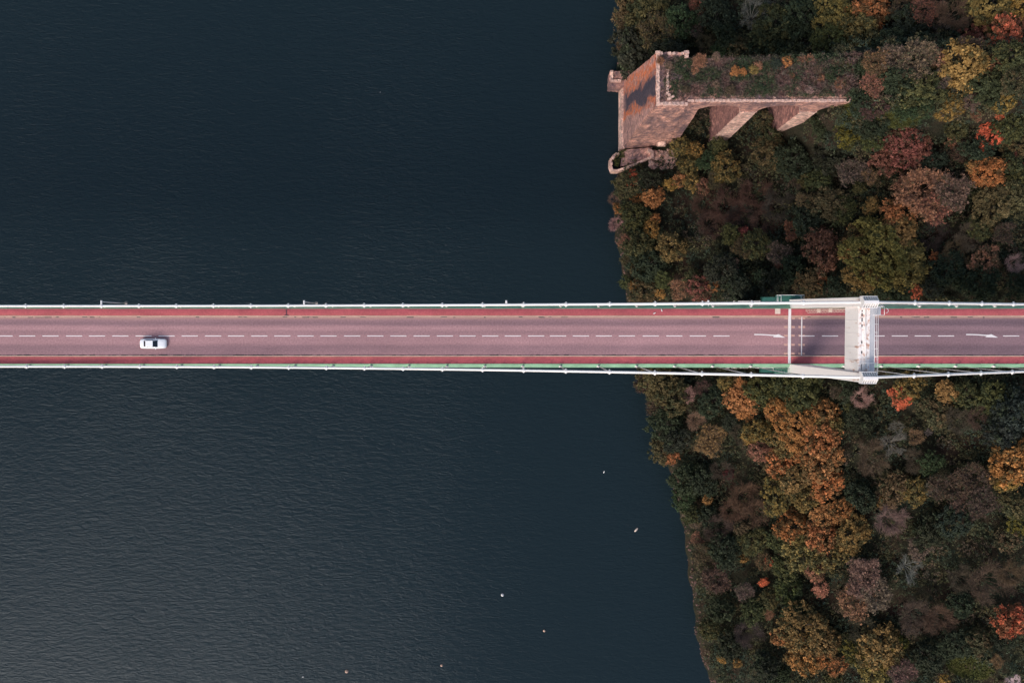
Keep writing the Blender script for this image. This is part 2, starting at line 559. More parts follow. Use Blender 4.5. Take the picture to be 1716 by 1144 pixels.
M['grass'] = under_mat('bank_grass', [(0.3, (0.045, 0.060, 0.020)), (0.6, (0.085, 0.085, 0.026)), (0.8, (0.05, 0.06, 0.02))], 0.25)

# ------------------------------------------------------------------ terrain and water
WZ = -50.0
shore_px = [(1052, -150), (1048, -40), (1046, 20), (1042, 60), (1034, 100), (1036, 140), (1044, 200), (1044, 260), (1034, 300), (1030, 340), (1032, 400), (1042, 440), (1050, 490),
            (1060, 560), (1068, 630), (1082, 665), (1098, 700), (1102, 745), (1118, 772), (1128, 800), (1136, 850), (1146, 880), (1152, 930), (1153, 960),
            (1163, 1000), (1166, 1060), (1180, 1110), (1192, 1144), (1215, 1230)]
_sp = [P(x, y, WZ) for x, y in shore_px]
_sy = np.array([p.y for p in _sp][::-1])
_sx = np.array([p.x for p in _sp][::-1])

def shore_x(y):
    return np.interp(y, _sy, _sx)

def wob(x, y):
    return (np.sin(x * 0.21 + 1.3) * np.cos(y * 0.17 + 0.4) + 0.6 * np.sin(x * 0.47 - y * 0.31) + 0.4 * np.cos(y * 0.63 + x * 0.12))

def ground_z(x, y):
    x = np.asarray(x, float); y = np.asarray(y, float)
    d = x - shore_x(y) + 0.18 * np.sin(y * 0.9)
    up = 1.6 * (1 - np.exp(-np.maximum(d, 0) / 1.2)) + 0.45 * np.clip(d, 0, 66) + np.clip(d - 75, 0, 40) * 0.40
    z = WZ + np.where(d < 0, 0.8 * d, up) + np.where(d > 2, 0.55 * wob(x, y), 0)
    # earth bank carrying the inland end of the old viaduct
    emb = -8.1 - np.maximum(0, np.abs(y - 49.8) - 5.5) * 2.3 - np.maximum(0, 66.3 - x) * 3.4
    z = np.maximum(z, emb + 0.15 * wob(x * 2, y * 2))
    return np.maximum(z, -75)

def gmax(x, y, d=0.8):
    return np.maximum.reduce([ground_z(x + a, y + b) for a, b in ((0, 0), (d, 0), (-d, 0), (0, d), (0, -d))])

def gz(x, y):
    return float(ground_z(x, y))

xs = np.concatenate([[5, 10, 15], np.arange(18, 130, 1.0), [140, 155, 175, 200, 260, 400, 700, 1500]])
ys = np.concatenate([[-1500, -600, -300, -200, -160], np.arange(-130, 131, 1.0), [160, 200, 300, 600, 1500]])
GX, GY = np.meshgrid(xs, ys)
GZ = ground_z(GX, GY)
nv = GX.size
nx, ny = len(xs), len(ys)
vv = np.stack([GX.ravel(), GY.ravel(), GZ.ravel()], 1)
ii = np.arange(nv).reshape(ny, nx)
quads = np.stack([ii[:-1, :-1], ii[:-1, 1:], ii[1:, 1:], ii[1:, :-1]], -1).reshape(-1, 4)

def np_mesh(name, verts, faces, mat, attrs=None, smooth=False):
    """verts (n,3), faces (m,k) of equal size k"""
    me = bpy.data.meshes.new(name)
    k = faces.shape[1]
    me.vertices.add(len(verts))
    me.vertices.foreach_set('co', np.ascontiguousarray(verts, dtype=np.float32).ravel())
    me.loops.add(faces.size)
    me.loops.foreach_set('vertex_index', np.ascontiguousarray(faces, dtype=np.int32).ravel())
    me.polygons.add(len(faces))
    me.polygons.foreach_set('loop_start', np.arange(0, faces.size, k, dtype=np.int32))
    me.polygons.foreach_set('use_smooth', np.full(len(faces), smooth))
    if attrs:
        for an, av in attrs.items():
            a = me.attributes.new(an, 'FLOAT', 'POINT')
            a.data.foreach_set('value', np.ascontiguousarray(av, dtype=np.float32))
    if mat: me.materials.append(mat)
    me.update(calc_edges=True)
    me.validate()
    return me

tag(link('hillside', np_mesh('hillside', vv, quads, M['ground'], smooth=True)), 'steep wooded river bank under the trees', 'hillside', kind='structure')
wm = MB().add([(-3000, -3000, WZ), (3000, -3000, WZ), (3000, 3000, WZ), (-3000, 3000, WZ)], [(0, 1, 2, 3)])
tag(wm.build('river_water', M['water']), 'dark rippled river water under the bridge', 'water', kind='structure')

# ------------------------------------------------------------------ bridge: carriageway, footways
X0, X1, XJ = -175.0, 150.0, 51.95           # west end, east end, expansion joint
HALF, WALK = 3.6, 5.1
def K(px): return (px - 858.0) / (FPX / CAMZ)   # along-bridge distance of a mark on the road

road = MB().box(X0, XJ, -HALF, HALF, -0.28, 0.0).build('road', M['road'])
tag(road, 'pinkish worn asphalt carriageway across the suspension bridge', 'road', kind='structure')
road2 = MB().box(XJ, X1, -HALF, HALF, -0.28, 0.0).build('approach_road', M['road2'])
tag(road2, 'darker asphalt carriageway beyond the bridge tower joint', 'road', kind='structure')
dash = [-6 - 38.9 * k for k in range(16, 0, -1)] + [-6, 32, 71, 110.5, 149, 188, 227, 265.5, 304.5, 343.5, 382, 421, 459.5, 498.5, 537, 576.5, 615.4, 654, 693, 732, 770, 808, 846, 885, 921.6, 960, 998.5, 1037, 1077, 1116.5, 1156, 1195.5]
dash2 = [1377.5, 1416.5, 1455.5, 1494.5, 1533, 1572, 1681, 1720, 1759]
dm = MB().box(-1.5, 1.5, -0.075, 0.075, 0.004, 0.008).mesh('lane_dash', M['paint_line'])
for p in dash:
    link('lane_dash', dm, road, (K(p + 13.5), 0.03, 0))
for p in dash2:
    link('lane_dash', dm, road2, (K(p + 13.5), 0.03, 0))
MB().box(K(1339.5), K(1365), -0.075, 0.075, 0.0045, 0.0085).build('lane_dash', M['paint_line'], road2, (0, 0.03, 0))

def arrow(x0, x1, parent):
    # curved merge arrow: tapering tail and a barbed head pointing to the south lane
    L = x1 - x0
    tail = [(0.0, 0.27, 0.10), (0.2, 0.26, 0.10), (0.4, 0.20, 0.10), (0.64, 0.10, 0.11)]
    top = [(u * L, y + w) for u, y, w in tail]
    bot = [(u * L, y - w) for u, y, w in tail]
    vs, fs = [], []
    n = len(tail)
    for (a, b) in zip(bot, top):
        vs += [(a[0], a[1], 0.004), (b[0], b[1], 0.004)]
    for i in range(n - 1):
        fs.append((2 * i, 2 * i + 2, 2 * i + 3, 2 * i + 1))
    h = len(vs)
    vs += [(0.60 * L, -0.22, 0.004), (1.0 * L, -0.30, 0.004), (0.78 * L, 0.34, 0.004), (0.70 * L, 0.21, 0.004)]
    fs += [(2 * n - 2, h, h + 1, h + 2), (2 * n - 2, h + 2, h + 3, 2 * n - 1)]
    vs2 = vs + [(x, y, 0.008) for x, y, z in vs]
    m = len(vs)
    fs2 = [tuple(reversed(f)) for f in fs] + [tuple(i + m for i in f) for f in fs]
    return MB().add(vs2, fs2).build('lane_arrow', M['paint_line'], parent, (x0, 0.03, 0))
arrow(K(1264), K(1316), road)
arrow(K(1619), K(1673), road2)

# expansion joint plates and the dusty pads beside them
MB().box(K(1320.5), K(1325), -WALK + 0.03, WALK - 0.03, 0.16, 0.166).box(K(1320.5), K(1325), -HALF + 0.02, HALF - 0.02, 0.004, 0.012).build('joint_plate', M['joint'], road2)
MB().box(K(1342.6), K(1344.2), -HALF + 0.02, HALF - 0.02, 0.004, 0.010).build('joint_plate', M['joint'], road2)
pad = MB().box(-0.32, 0.32, -0.17, 0.17, 0.0042, 0.0072).mesh('dust_pad', M['tan'])
for yy in (3.33, 1.7, 0.1, -1.6, -3.25):
    for px in (1317, 1329, 1340, 1347):
        sc_ = 1.0 if px < 1335 else 0.7
        link('dust_pad', pad, road2 if px > 1326 else road, (K(px), yy, 0.001), scale=(sc_, 1.1, 1))

# footways with their kerb stones
rng = random.Random(7)
kerb_meshes = []
for k in range(5):
    kb = MB()
    j = [rng.uniform(-0.012, 0.012) for _ in range(4)]
    kb.hexa([(-0.99, -0.09 + j[0], -0.2), (0.99, -0.09 + j[1], -0.2), (0.99, 0.09 + j[2], -0.2), (-0.99, 0.09 + j[3], -0.2)],
            [(-0.985, -0.08 + j[0], 0.155 + j[1]), (0.985, -0.08 + j[1], 0.155 + j[0]), (0.985, 0.08 + j[2], 0.16), (-0.985, 0.08 + j[3], 0.16)])
    kerb_meshes.append(kb.mesh('kerb_stone', M['kerbst']))
walks = {}
for s, nm in ((1, 'north'), (-1, 'south')):
    w = MB().box(X0, X1, min(s * (HALF + 0.18), s * WALK), max(s * (HALF + 0.18), s * WALK), -0.26, 0.15).build('pavement', M['redwalk'])
    tag(w, 'red asphalt footway along the %s' % ('lamp post side of the bridge' if s > 0 else 'side of the bridge where the white car drives'), 'pavement', kind='structure')
    walks[s] = w
    x = X0 + 1
    while x < X1 - 1:
        link('kerb_stone', rng.choice(kerb_meshes), w, (x, s * (HALF + 0.09), rng.uniform(-0.01, 0.012)))
        x += 2.0
bevel(MB().box(-0.5, 0.5, -0.5, 0.5, 0.1505, 0.165).build('hatch_cover', M['cream'], walks[1], (K(1302.5), 4.62, 0)), 0.004)
# tar stain on the lamp side footway
MB().add([(-0.12, 0.65, 0), (0.14, 0.65, 0), (0.16, -0.35, 0), (0.55, -0.58, 0), (0.5, -0.72, 0), (-0.5, -0.72, 0), (-0.42, -0.56, 0), (-0.1, -0.3, 0)],
         [(7, 2, 1, 0), (6, 5, 4, 3), (6, 3, 2, 7)]).build('tar_stain', M['stain'], walks[1], (K(480.5), 4.4, 0.1535))
# weeds and grit rooted along the kerb edges
def grit(s, n, seed):
    r = random.Random(seed)
    mb = MB()
    for _ in range(n):
        x = r.uniform(-96, 96)
        l, w = r.uniform(0.12, 0.7), r.uniform(0.03, 0.09)
        y = s * HALF - s * r.uniform(0.02, 0.13)
        mb.hexa([(x - l, y - w, 0.001), (x + l, y - w, 0.001), (x + l, y + w, 0.001), (x - l, y + w, 0.001)],
                [(x - l * .6, y - w * .5, r.uniform(.02, .06)), (x + l * .5, y - w * .5, .03), (x + l * .6, y + w * .5, .04), (x - l * .5, y + w * .6, .03)])
    return mb
tag(grit(-1, 150, 3).build('kerb_weeds', M['dark']), 'dark weeds and grit along the kerb on the white car side', 'weeds', kind='stuff')
tag(grit(1, 46, 4).build('kerb_weeds', M['dark']), 'dark weeds and grit along the kerb on the lamp post side', 'weeds', kind='stuff')

# ------------------------------------------------------------------ bridge deck: girders, parapets
deck = empty('bridge_deck')
tag(deck, 'long green steel bridge deck girder carrying the road over the river', 'bridge deck')
MB().box(X0, X1, -4.9, 4.9, -0.62, -0.285).build('deck_slab', M['concrete'], deck)
for s in (1, -1):
    # sloping green fascia below the parapet, with a stiffening girder under it
    y0, y1, y2 = s * 5.13, s * 5.20, s * 5.86
    prof = [(y0, 0.14), (y1, 0.16), (y2, -0.42), (y2, -0.62), (y0, -0.62)]
    vs = [(X0, y, z) for y, z in prof] + [(X1, y, z) for y, z in prof]
    n = len(prof)
    fs = []
    for i in range(n):
        q = (i, (i + 1) % n, n + (i + 1) % n, n + i)
        fs.append(q if s < 0 else q[::-1])
    fs += [tuple(range(n)), tuple(range(2 * n - 1, n - 1, -1))]
    MB().add(vs, fs).build('edge_fascia', M['green'], deck)
    MB().box(X0, X1, s * 5.35 - 0.12, s * 5.35 + 0.12, -2.6, -0.63).box(X0, X1, s * 5.35 - 0.3, s * 5.35 + 0.3, -2.7, -2.61).build('edge_girder', M['darkgreen'], deck)
ANX = [K(1003 - 63.6 * k) for k in range(0, 26)] + [K(1003 + 63.9 * k) for k in range(1, 5)]
pan = MB()
pan.tube([(-3.53, 0, 1.02), (3.53, 0, 1.02)], 0.035, 6)
pan.tube([(-3.53, 0, 0.62), (3.53, 0, 0.62)], 0.02, 5).tube([(-3.53, 0, 0.32), (3.53, 0, 0.32)], 0.02, 5)
for k in range(5):
    xx = -3.5 + 1.7675 * k
    pan.box(xx - 0.03, xx + 0.03, -0.03, 0.03, 0.14, 1.0)
pm = pan.mesh('parapet_panel', M['green'])
x = X0 + 3.6
while x < X1 - 3:
    if not (abs(x - 53.2) < 1.0):
        for s in (1, -1):
            link('parapet_panel', pm, deck, (x, s * 5.115, 0))
    x += 7.07

# ------------------------------------------------------------------ main cables with clamps and hangers
XV, HV, AC, XT = -88.0, 1.0, 0.001455, 53.0
def cable_z(x):
    if x <= XT: return HV + AC * (x - XV) ** 2
    zt = HV + AC * (XT - XV) ** 2 + 0.0
    d = x - XT
    return max(zt - 0.475 * d + 0.0011 * d * d, -1.0)
CY = 5.58
clamp = MB()
clamp.tube([(-0.36, 0, 0), (-0.30, 0, 0), (0.30, 0, 0), (0.36, 0, 0)], [0.19, 0.27, 0.27, 0.19], 10)
clamp.box(-0.10, 0.10, -0.40, 0.40, -0.12, 0.06)
clamp.box(-0.16, 0.16, -0.10, 0.10, -0.48, -0.2)
clm = clamp.mesh('cable_clamp', M['cable'])
sock = MB()
sock.lathe([(0.10, -0.35), (0.19, -0.3), (0.19, 0.0), (0.15, 0.12), (0.09, 0.45), (0.05, 0.6)], 10)
sock.box(-0.24, 0.24, -0.15, 0.15, -0.42, -0.28)
for i_, v_ in enumerate(sock.v): sock.v[i_] = (v_[0] * 1.35, v_[1] * 1.35, v_[2])
som = sock.mesh('hanger_socket', M['cable'])
brm = MB().box(-0.16, 0.16, -0.28, 0.26, -0.55, -0.2).mesh('socket_bracket', M['darkgreen'])
anch = sorted(ANX + [K(p) for p in (1415, 1478, 1540.2, 1602, 1666, 1730, 1794)])
for s, lab in ((1, 'thick white main suspension cable on the lamp post side of the bridge'), (-1, 'thick white main suspension cable on the white car side of the bridge')):
    c = empty('main_cable', (0, s * CY, 0))
    tag(c, lab, 'cable', 'main suspension cables')
    pts = []
    x = X0
    while x < XT:
        pts.append((x, 0, cable_z(x))); x += 3.0
    pts.append((XT, 0, cable_z(XT)))
    x = XT + 3
    while x < 148 and cable_z(x) > -0.5:
        pts.append((x, 0, cable_z(x))); x += 3.0
    MB().tube(pts, 0.21, 12).build('cable', M['cable'], c)
    for ax in anch:
        if abs(ax - XT) < 2.2: continue
        h = cable_z(ax)
        if h < 0.5: continue
        sl = (cable_z(ax + 0.5) - cable_z(ax - 0.5))
        cl = link('cable_clamp', clm, c, (ax, 0, h), (0, -math.atan(sl), 0))
        hg = MB()
        for dx in (-0.11, 0.11):
            hg.tube([(dx, 0, 0.25), (dx, 0, h - 0.2)], 0.042, 6)
        hg.build('hanger', M['galv'], c, (ax, 0, 0))
        link('hanger_socket', som, c, (ax, 0, 0.05))
        link('socket_bracket', brm, c, (ax, 0, 0.0))

# ------------------------------------------------------------------ bridge tower
tw = empty('bridge_tower', (XT, 0, gz(XT, 0)))
tag(tw, 'white steel portal tower with rust stains straddling the road', 'bridge tower')
TZ = -tw.location.z
def tpart(mb, name, mat):
    return mb.build(name, mat, tw, (-XT, 0, TZ))
def leg(s):
    secs = [(-39.5, 50.6, 56.0, 5.75, 7.55), (-20, 51.1, 55.4, 5.55, 7.05), (-1.0, 51.65, 54.9, 5.28, 6.84), (0.2, 51.7, 54.85, 5.22, 6.80), (29.3, 52.0, 54.05, 4.92, 6.36)]
    mb = MB()
    vs, fs = [], []
    for z, xa, xb, ya, yb in secs:
        y0, y1 = (ya, yb) if s > 0 else (-yb, -ya)
        vs += [(xa, y0, z), (xb, y0, z), (xb, y1, z), (xa, y1, z)]
    for i in range(len(secs) - 1):
        for k in range(4):
            k2 = (k + 1) % 4
            fs.append((4 * i + k, 4 * i + k2, 4 * i + 4 + k2, 4 * i + 4 + k))
    fs += [(3, 2, 1, 0), tuple(4 * (len(secs) - 1) + k for k in range(4))]
    return mb.add(vs, fs)
for s in (1, -1):
    bevel(tpart(leg(s), 'leg', M['tower']), 0.05, 2)
    # footing block
    tpart(MB().box(49.8, 57, min(s * 4.9, s * 8.2), max(s * 4.9, s * 8.2), -42.5, -36.5), 'footing', M['concrete'])
bevel(tpart(MB().box(52.2, 53.75, -4.95, 4.95, 23.1, 27.9), 'crossbeam', M['tower']), 0.04, 2)
for yy in (-3.2, -1.2, 0.9, 2.9):
    tpart(MB().box(52.17, 52.21, yy - 0.05, yy + 0.05, 23.15, 27.85), 'seam_strap', M['tower'])
tpart(MB().box(52.24, 52.62, -4.94, 4.94, 27.905, 28.02), 'beam_edge_plate', M['rusty'])
tpart(MB().box(52.95, 53.9, -4.94, 4.94, 27.905, 28.04), 'beam_top_plate', M['rusty'])
tpart(MB().tube([(53.2, -4.9, 28.16), (53.2, 4.9, 28.16)], 0.07, 8), 'service_pipe', M['white'])
for (ya, yb) in ((4.2, 4.45), (3.5, 4.0), (2.7, 3.3), (1.9, 2.3), (-0.6, -0.2), (-2.1, -1.7), (-4.6, -3.7)):
    tpart(MB().box(52.68, 52.86, ya, yb, 27.8, 27.912), 'drain_opening', M['dark'])
for s in (1, -1):
    # saddle housing: central ridge over the cable, side plates, and cross stiffeners with open bays between
    y0 = s * 5.6
    xa, xb = 51.75, 53.95
    hs = tpart(MB().box(xa, xb, y0 - .80, y0 + .80, 29.31, 29.75), 'saddle_housing', M['white'])
    bevel(MB().box(xa, xb, y0 - .24, y0 + .24, 29.752, 30.95).build('saddle_ridge', M['white'], hs), 0.06, 2)
    for q in (1, -1):
        MB().box(xa, xb, y0 + q * .84 - .05, y0 + q * .84 + .05, 29.3, 30.3).build('side_plate', M['white'], hs)
        for k in range(7):
            xx = xa + 0.06 + 0.347 * k
            MB().add([(xx - .06, y0 + q * .245, 29.755), (xx + .06, y0 + q * .245, 29.755), (xx + .06, y0 + q * .785, 29.755), (xx - .06, y0 + q * .785, 29.755),
                      (xx - .06, y0 + q * .245, 30.88), (xx + .06, y0 + q * .245, 30.88), (xx + .06, y0 + q * .785, 30.28), (xx - .06, y0 + q * .785, 30.28)],
                     [(3, 2, 1, 0), (4, 5, 6, 7), (0, 1, 5, 4), (1, 2, 6, 5), (2, 3, 7, 6), (3, 0, 4, 7)] if q > 0 else [(0, 1, 2, 3), (7, 6, 5, 4), (4, 5, 1, 0), (5, 6, 2, 1), (6, 7, 3, 2), (7, 4, 0, 3)]).build('housing_fin', M['white'], hs)
# maintenance walkway on the inland side of the beam
tpart(MB().box(53.78, 54.75, -5.2, 4.9, 27.82, 27.88), 'walkway_plate', M['galv'])
rl = MB()
for xx, zz in ((54.72, 28.98), (54.72, 28.45), (54.2, 28.98)):
    rl.tube([(xx, -5.1, zz), (xx, 4.9, zz)], 0.045, 6)
for k in range(9):
    yy = -5.0 + k * 1.22
    rl.box(54.69, 54.75, yy - 0.03, yy + 0.03, 27.88, 28.96)
    rl.tube([(54.2, yy, 28.98), (54.72, yy, 28.98)], 0.03, 5)
tpart(rl, 'walkway_railing', M['white'])
r2 = MB()
for yy in (4.95, 3.7):
    r2.tube([(53.9, yy, 29.0), (55.6, yy, 29.0)], 0.04, 6)
r2.tube([(55.6, 4.95, 29.0), (55.6, 3.7, 29.0)], 0.04, 6)
for xx, yy in ((55.6, 4.95), (55.6, 3.7), (54.9, 3.7)):
    r2.tube([(xx, yy, 27.85), (xx, yy, 29.0)], 0.04, 6)
r2.tube([(55.75 + 0.35 * math.cos(a), 4.35 + 0.35 * math.sin(a), 29.2) for a in np.linspace(-1.5, 1.5, 9)], 0.035, 5)
tpart(r2, 'landing_railing', M['white'])
tpart(MB().box(54.76, 55.6, 3.72, 4.93, 27.80, 27.86), 'landing_plate', M['galv'])
r3 = MB()
for yy in (-3.5, -4.8):
    r3.tube([(52.3, yy, 29.0), (54.7, yy, 29.0)], 0.04, 6)
for xx in (52.35, 53.2, 54.2):
    r3.tube([(xx, -3.5, 29.0), (xx, -5.0, 29.0)], 0.04, 6).tube([(xx, -3.5, 28.0), (xx, -3.5, 29.0)], 0.035, 6)
tpart(r3, 'saddle_railing', M['white'])
# caged ladder up the inner face of the lamp-side leg
ld = MB()
for yy in (4.62, 4.98):
    ld.tube([(53.9, yy, 1.6), (53.1, yy, 23.0)], 0.03, 5)
for k in range(54):
    z = 1.8 + k * 0.39
    xx = 53.9 - 0.8 * (z - 1.6) / 21.4
    ld.tube([(xx, 4.62, z), (xx, 4.98, z)], 0.018, 4)
tpart(ld, 'ladder', M['cream'])
cg = MB()
for k in range(14):
    z = 3.6 + k * 1.4
    xx = 53.9 - 0.8 * (z - 1.6) / 21.4
    cg.tube([(xx + 0.42 * math.sin(a), 4.55 - 0.42 * math.cos(a) + 0.1, z) for a in np.linspace(-2.0, 2.0, 9)], 0.025, 4)
for a in (-1.4, -0.5, 0.5, 1.4):
    cg.tube([(53.83 + 0.42 * math.sin(a), 4.65 - 0.42 * math.cos(a), 3.6), (53.1 + 0.42 * math.sin(a), 4.65 - 0.42 * math.cos(a), 22.4)], 0.022, 4)
tpart(cg, 'ladder_cage', M['cream'])
for z in (8.6, 14.2):
    xx = 53.9 - 0.8 * (z - 1.6) / 21.4
    tpart(MB().box(xx - 0.28, xx + 0.28, 4.3, 4.9, z, z + 0.05), 'ladder_landing', M['cream'])

# inspection platforms hung outside the deck next to the tower
pl = empty('inspection_platform', (51.5, 6.6, -0.5))
tag(pl, 'small green and white railed inspection platform outside the lamp side of tower', 'platform', 'inspection platforms beside the tower')
MB().box(-4.9, -2.5, -0.15, 0.65, -1.0, 0.1).build('locker', M['darkgreen'], pl)
MB().box(-2.4, 2.6, -0.6, 1.05, -0.1, -0.04).build('grating', M['darkgreen'], pl)
rr_ = MB()
for z in (0.55, 1.1):
    rr_.tube([(-2.3, -0.4, z), (-2.3, 1.0, z), (2.5, 1.0, z), (2.5, -0.4, z)], 0.04, 6)
for xx, yy in ((-2.3, 1.0), (2.5, 1.0), (-2.3, -0.3), (2.5, -0.3), (-1.75, 0.9), (1.95, 0.9)):
    rr_.tube([(xx, yy, -0.05), (xx, yy, 1.1)], 0.04, 6)
rr_.tube([(-1.75, -0.3, 1.1), (-1.75, 1.0, 1.1)], 0.04, 6).tube([(1.95, 0.0, 1.1), (1.95, 1.0, 1.1)], 0.04, 6)
rr_.build('railing', M['white'], pl)
pl = empty('inspection_platform', (49.5, -6.5, -1.0))
tag(pl, 'small green lattice inspection platform under the hangers by the white car side leg', 'platform', 'inspection platforms beside the tower')
MB().box(-2.9, -0.6, -0.35, 0.45, -0.9, 0.0).build('locker', M['darkgreen'], pl)
MB().box(-0.5, 2.3, -0.5, 0.55, -0.1, -0.04).build('grating', M['darkgreen'], pl)
rr_ = MB()
for z in (0.5, 1.0):
    rr_.tube([(-0.4, -0.45, z), (2.2, -0.45, z)], 0.03, 6).tube([(-0.4, 0.35, z), (2.2, 0.35, z)], 0.03, 6)
for k in range(6):
    xx = -0.4 + 0.52 * k
    rr_.tube([(xx, -0.45, -0.05), (xx, -0.45, 1.0)], 0.03, 6).tube([(xx, -0.45, 1.0), (xx, 0.35, 1.0)], 0.025, 6)
rr_.build('railing', M['green'], pl)

# ------------------------------------------------------------------ lamp posts outside the deck edge
lamp_lab = ['tall slim lamp post beyond the cable, farthest out over the river', 'tall slim lamp post beyond the cable near the tar stain',
            'tall slim lamp post beyond the cable, seen end on over the river', 'tall slim lamp post beyond the cable, closest to the tower']
for (bx, lab) in zip((209.8, 529.8, 849.0, 1168.0), lamp_lab):
    L = empty('lamp_post', (K(bx), 6.12, -0.4))
    tag(L, lab, 'lamp post', 'lamp posts along the bridge edge')
    MB().tube([(0, 0, 0), (0, 0, 4.5), (0, 0.05, 8.6)], [0.11, 0.09, 0.06], 8).build('pole', M['galv'], L)
    MB().tube([(0, 0.05, 8.55), (0, -0.35, 8.85), (0, -0.75, 8.9)], [0.05, 0.045, 0.04], 8).build('bracket_arm', M['galv'], L)
    hd = MB().add([(-.17, -.45, 8.84), (.17, -.45, 8.84), (.17, .3, 8.84), (-.17, .3, 8.84), (-.1, -.4, 9.0), (.1, -.4, 9.0), (.1, .25, 8.98), (-.1, .25, 8.98)],
                  [(3, 2, 1, 0), (4, 5, 6, 7), (0, 1, 5, 4), (1, 2, 6, 5), (2, 3, 7, 6), (3, 0, 4, 7)])
    hd.build('lamp_head', M['white'], L)
    MB().box(-0.2, 0.2, -0.4, 0.2, -0.12, 0.0).box(-0.25, 0.25, -0.45, -0.25, -0.12, 0.06).build('base_plate', M['cream'], L)

# ------------------------------------------------------------------ white saloon car
def build_car(loc):
    c = empty('car', loc)
    tag(c, 'white saloon car driving towards the tower on the bridge', 'car')
    # body: lofted cross-sections (x, half width, shoulder height, deck height)
    secs = [(-2.42, 0.60, 0.55, 0.62), (-2.36, 0.76, 0.62, 0.80), (-2.15, 0.86, 0.72, 0.93), (-1.6, 0.905, 0.80, 0.97), (-0.9, 0.915, 0.84, 0.96), (0.0, 0.915, 0.84, 0.95), (0.75, 0.915, 0.83, 0.94),
            (1.35, 0.90, 0.78, 0.90), (1.9, 0.88, 0.72, 0.82), (2.2, 0.82, 0.62, 0.72), (2.38, 0.68, 0.52, 0.62), (2.44, 0.5, 0.45, 0.5)]
    vs, fs = [], []
    prof = lambda w, sh, dk: [(-w * 0.92, 0.22), (-w, 0.40), (-w, sh * 0.85), (-w * 0.96, sh), (-w * 0.82, dk - 0.03), (-w * 0.45, dk), (0, dk + 0.015), (w * 0.45, dk), (w * 0.82, dk - 0.03), (w * 0.96, sh), (w, sh * 0.85), (w, 0.40), (w * 0.92, 0.22)]
    n = 13
    for x, w, sh, dk in secs:
        vs += [(x, y, z) for y, z in prof(w, sh, dk)]
    for i in range(len(secs) - 1):
        for k in range(n):
            k2 = (k + 1) % n
            fs.append((i * n + k, (i + 1) * n + k, (i + 1) * n + k2, i * n + k2))
    fs += [tuple(range(n)), tuple((len(secs) - 1) * n + k for k in range(n - 1, -1, -1))]
    MB().add(vs, fs, True).build('body', M['carpaint'], c)
    # cabin: base ring and roof ring
    B = [(-1.62, .70), (-1.62, -.70), (1.02, -.74), (1.02, .74)]     # rear l, rear r, front r, front l at z .94
    T = [(-1.02, .56), (-1.02, -.56), (0.22, -.58), (0.22, .58)]
    zb, zt = 0.93, 1.40
    def pane(a, b, c_, d, name, off):
        p = [Vector(q) for q in (a, b, c_, d)]
        nrm = (p[1] - p[0]).cross(p[3] - p[0]).normalized() * off
        return MB().add([q + nrm for q in p] + [q - nrm * 0.5 for q in p], [(0, 1, 2, 3), (7, 6, 5, 4), (0, 4, 5, 1), (1, 5, 6, 2), (2, 6, 7, 3), (3, 7, 4, 0)]).build(name, M['glass'], c)
    cab = MB().add([(x, y, zb) for x, y in B] + [(x, y, zt) for x, y in T], [(0, 1, 5, 4), (1, 2, 6, 5), (2, 3, 7, 6), (3, 0, 4, 7), (4, 5, 6, 7), (3, 2, 1, 0)])
    bevel(cab.build('cabin', M['carpaint'], c), 0.05, 2)
    L = lambda a, b, u: tuple(a[i] + (b[i] - a[i]) * u for i in range(3))
    b3 = [(x, y, zb) for x, y in B]; t3 = [(x, y, zt) for x, y in T]
    def inset(i, j, u0, u1, v0, v1, name):
        A = L(b3[i], b3[j], u0); Bq = L(b3[i], b3[j], u1); C = L(t3[i], t3[j], u1); D = L(t3[i], t3[j], u0)
        return pane(L(A, D, v0), L(Bq, C, v0), L(Bq, C, v1), L(A, D, v1), name, 0.012)
    inset(0, 1, .08, .92, .10, .90, 'rear_window')
    inset(2, 3, .06, .94, .06, .94, 'windscreen')
    inset(1, 2, .17, .46, .15, .90, 'side_window'); inset(1, 2, .49, .80, .15, .90, 'side_window')
    inset(3, 0, .20, .51, .15, .90, 'side_window'); inset(3, 0, .54, .83, .15, .90, 'side_window')
    wt = MB()
    wt.tube([(0, -0.11, 0), (0, 0.11, 0)], 0.33, 18)
    wtm = wt.mesh('tyre', M['rubber'])
    rmm = MB().tube([(0, -0.115, 0), (0, 0.115, 0)], 0.21, 14).mesh('rim', M['alloy'])
    for x in (-1.45, 1.45):
        for y in (-0.80, 0.80):
            w = empty('wheel', (x, y, 0.33), parent=c)
            link('tyre', wtm, w)
            link('rim', rmm, w)
    for y in (-1, 1):
        MB().add([(2.12, y * .50, .70), (2.34, y * .48, .60), (2.22, y * .76, .58), (2.0, y * .80, .72), (2.12, y * .50, .75), (2.37, y * .48, .64), (2.24, y * .77, .63), (2.0, y * .81, .765)],
                 [(0, 1, 2, 3), (7, 6, 5, 4), (0, 4, 5, 1), (1, 5, 6, 2), (2, 6, 7, 3), (3, 7, 4, 0)]).build('headlight', M['lamp_glass'], c)
        MB().box(-2.41, -2.30, y * .62 - .12, y * .62 + .12, .66, .78).build('tail_light', M['tail'], c)
        mr = MB().box(.55, .70, y * 1.0 - .09, y * 1.0 + .09, .92, 1.05).build('wing_mirror', M['carpaint'], c)
        bevel(mr, 0.03)
        MB().box(.1, .28, y * .925 - .012, y * .925 + .012, .77, .80).build('door_handle', M['alloy'], c)
    MB().box(-2.46, -2.38, -.26, .26, .48, .58).build('number_plate', M['white'], c)
build_car((K(258.8), -1.38, 0.0))

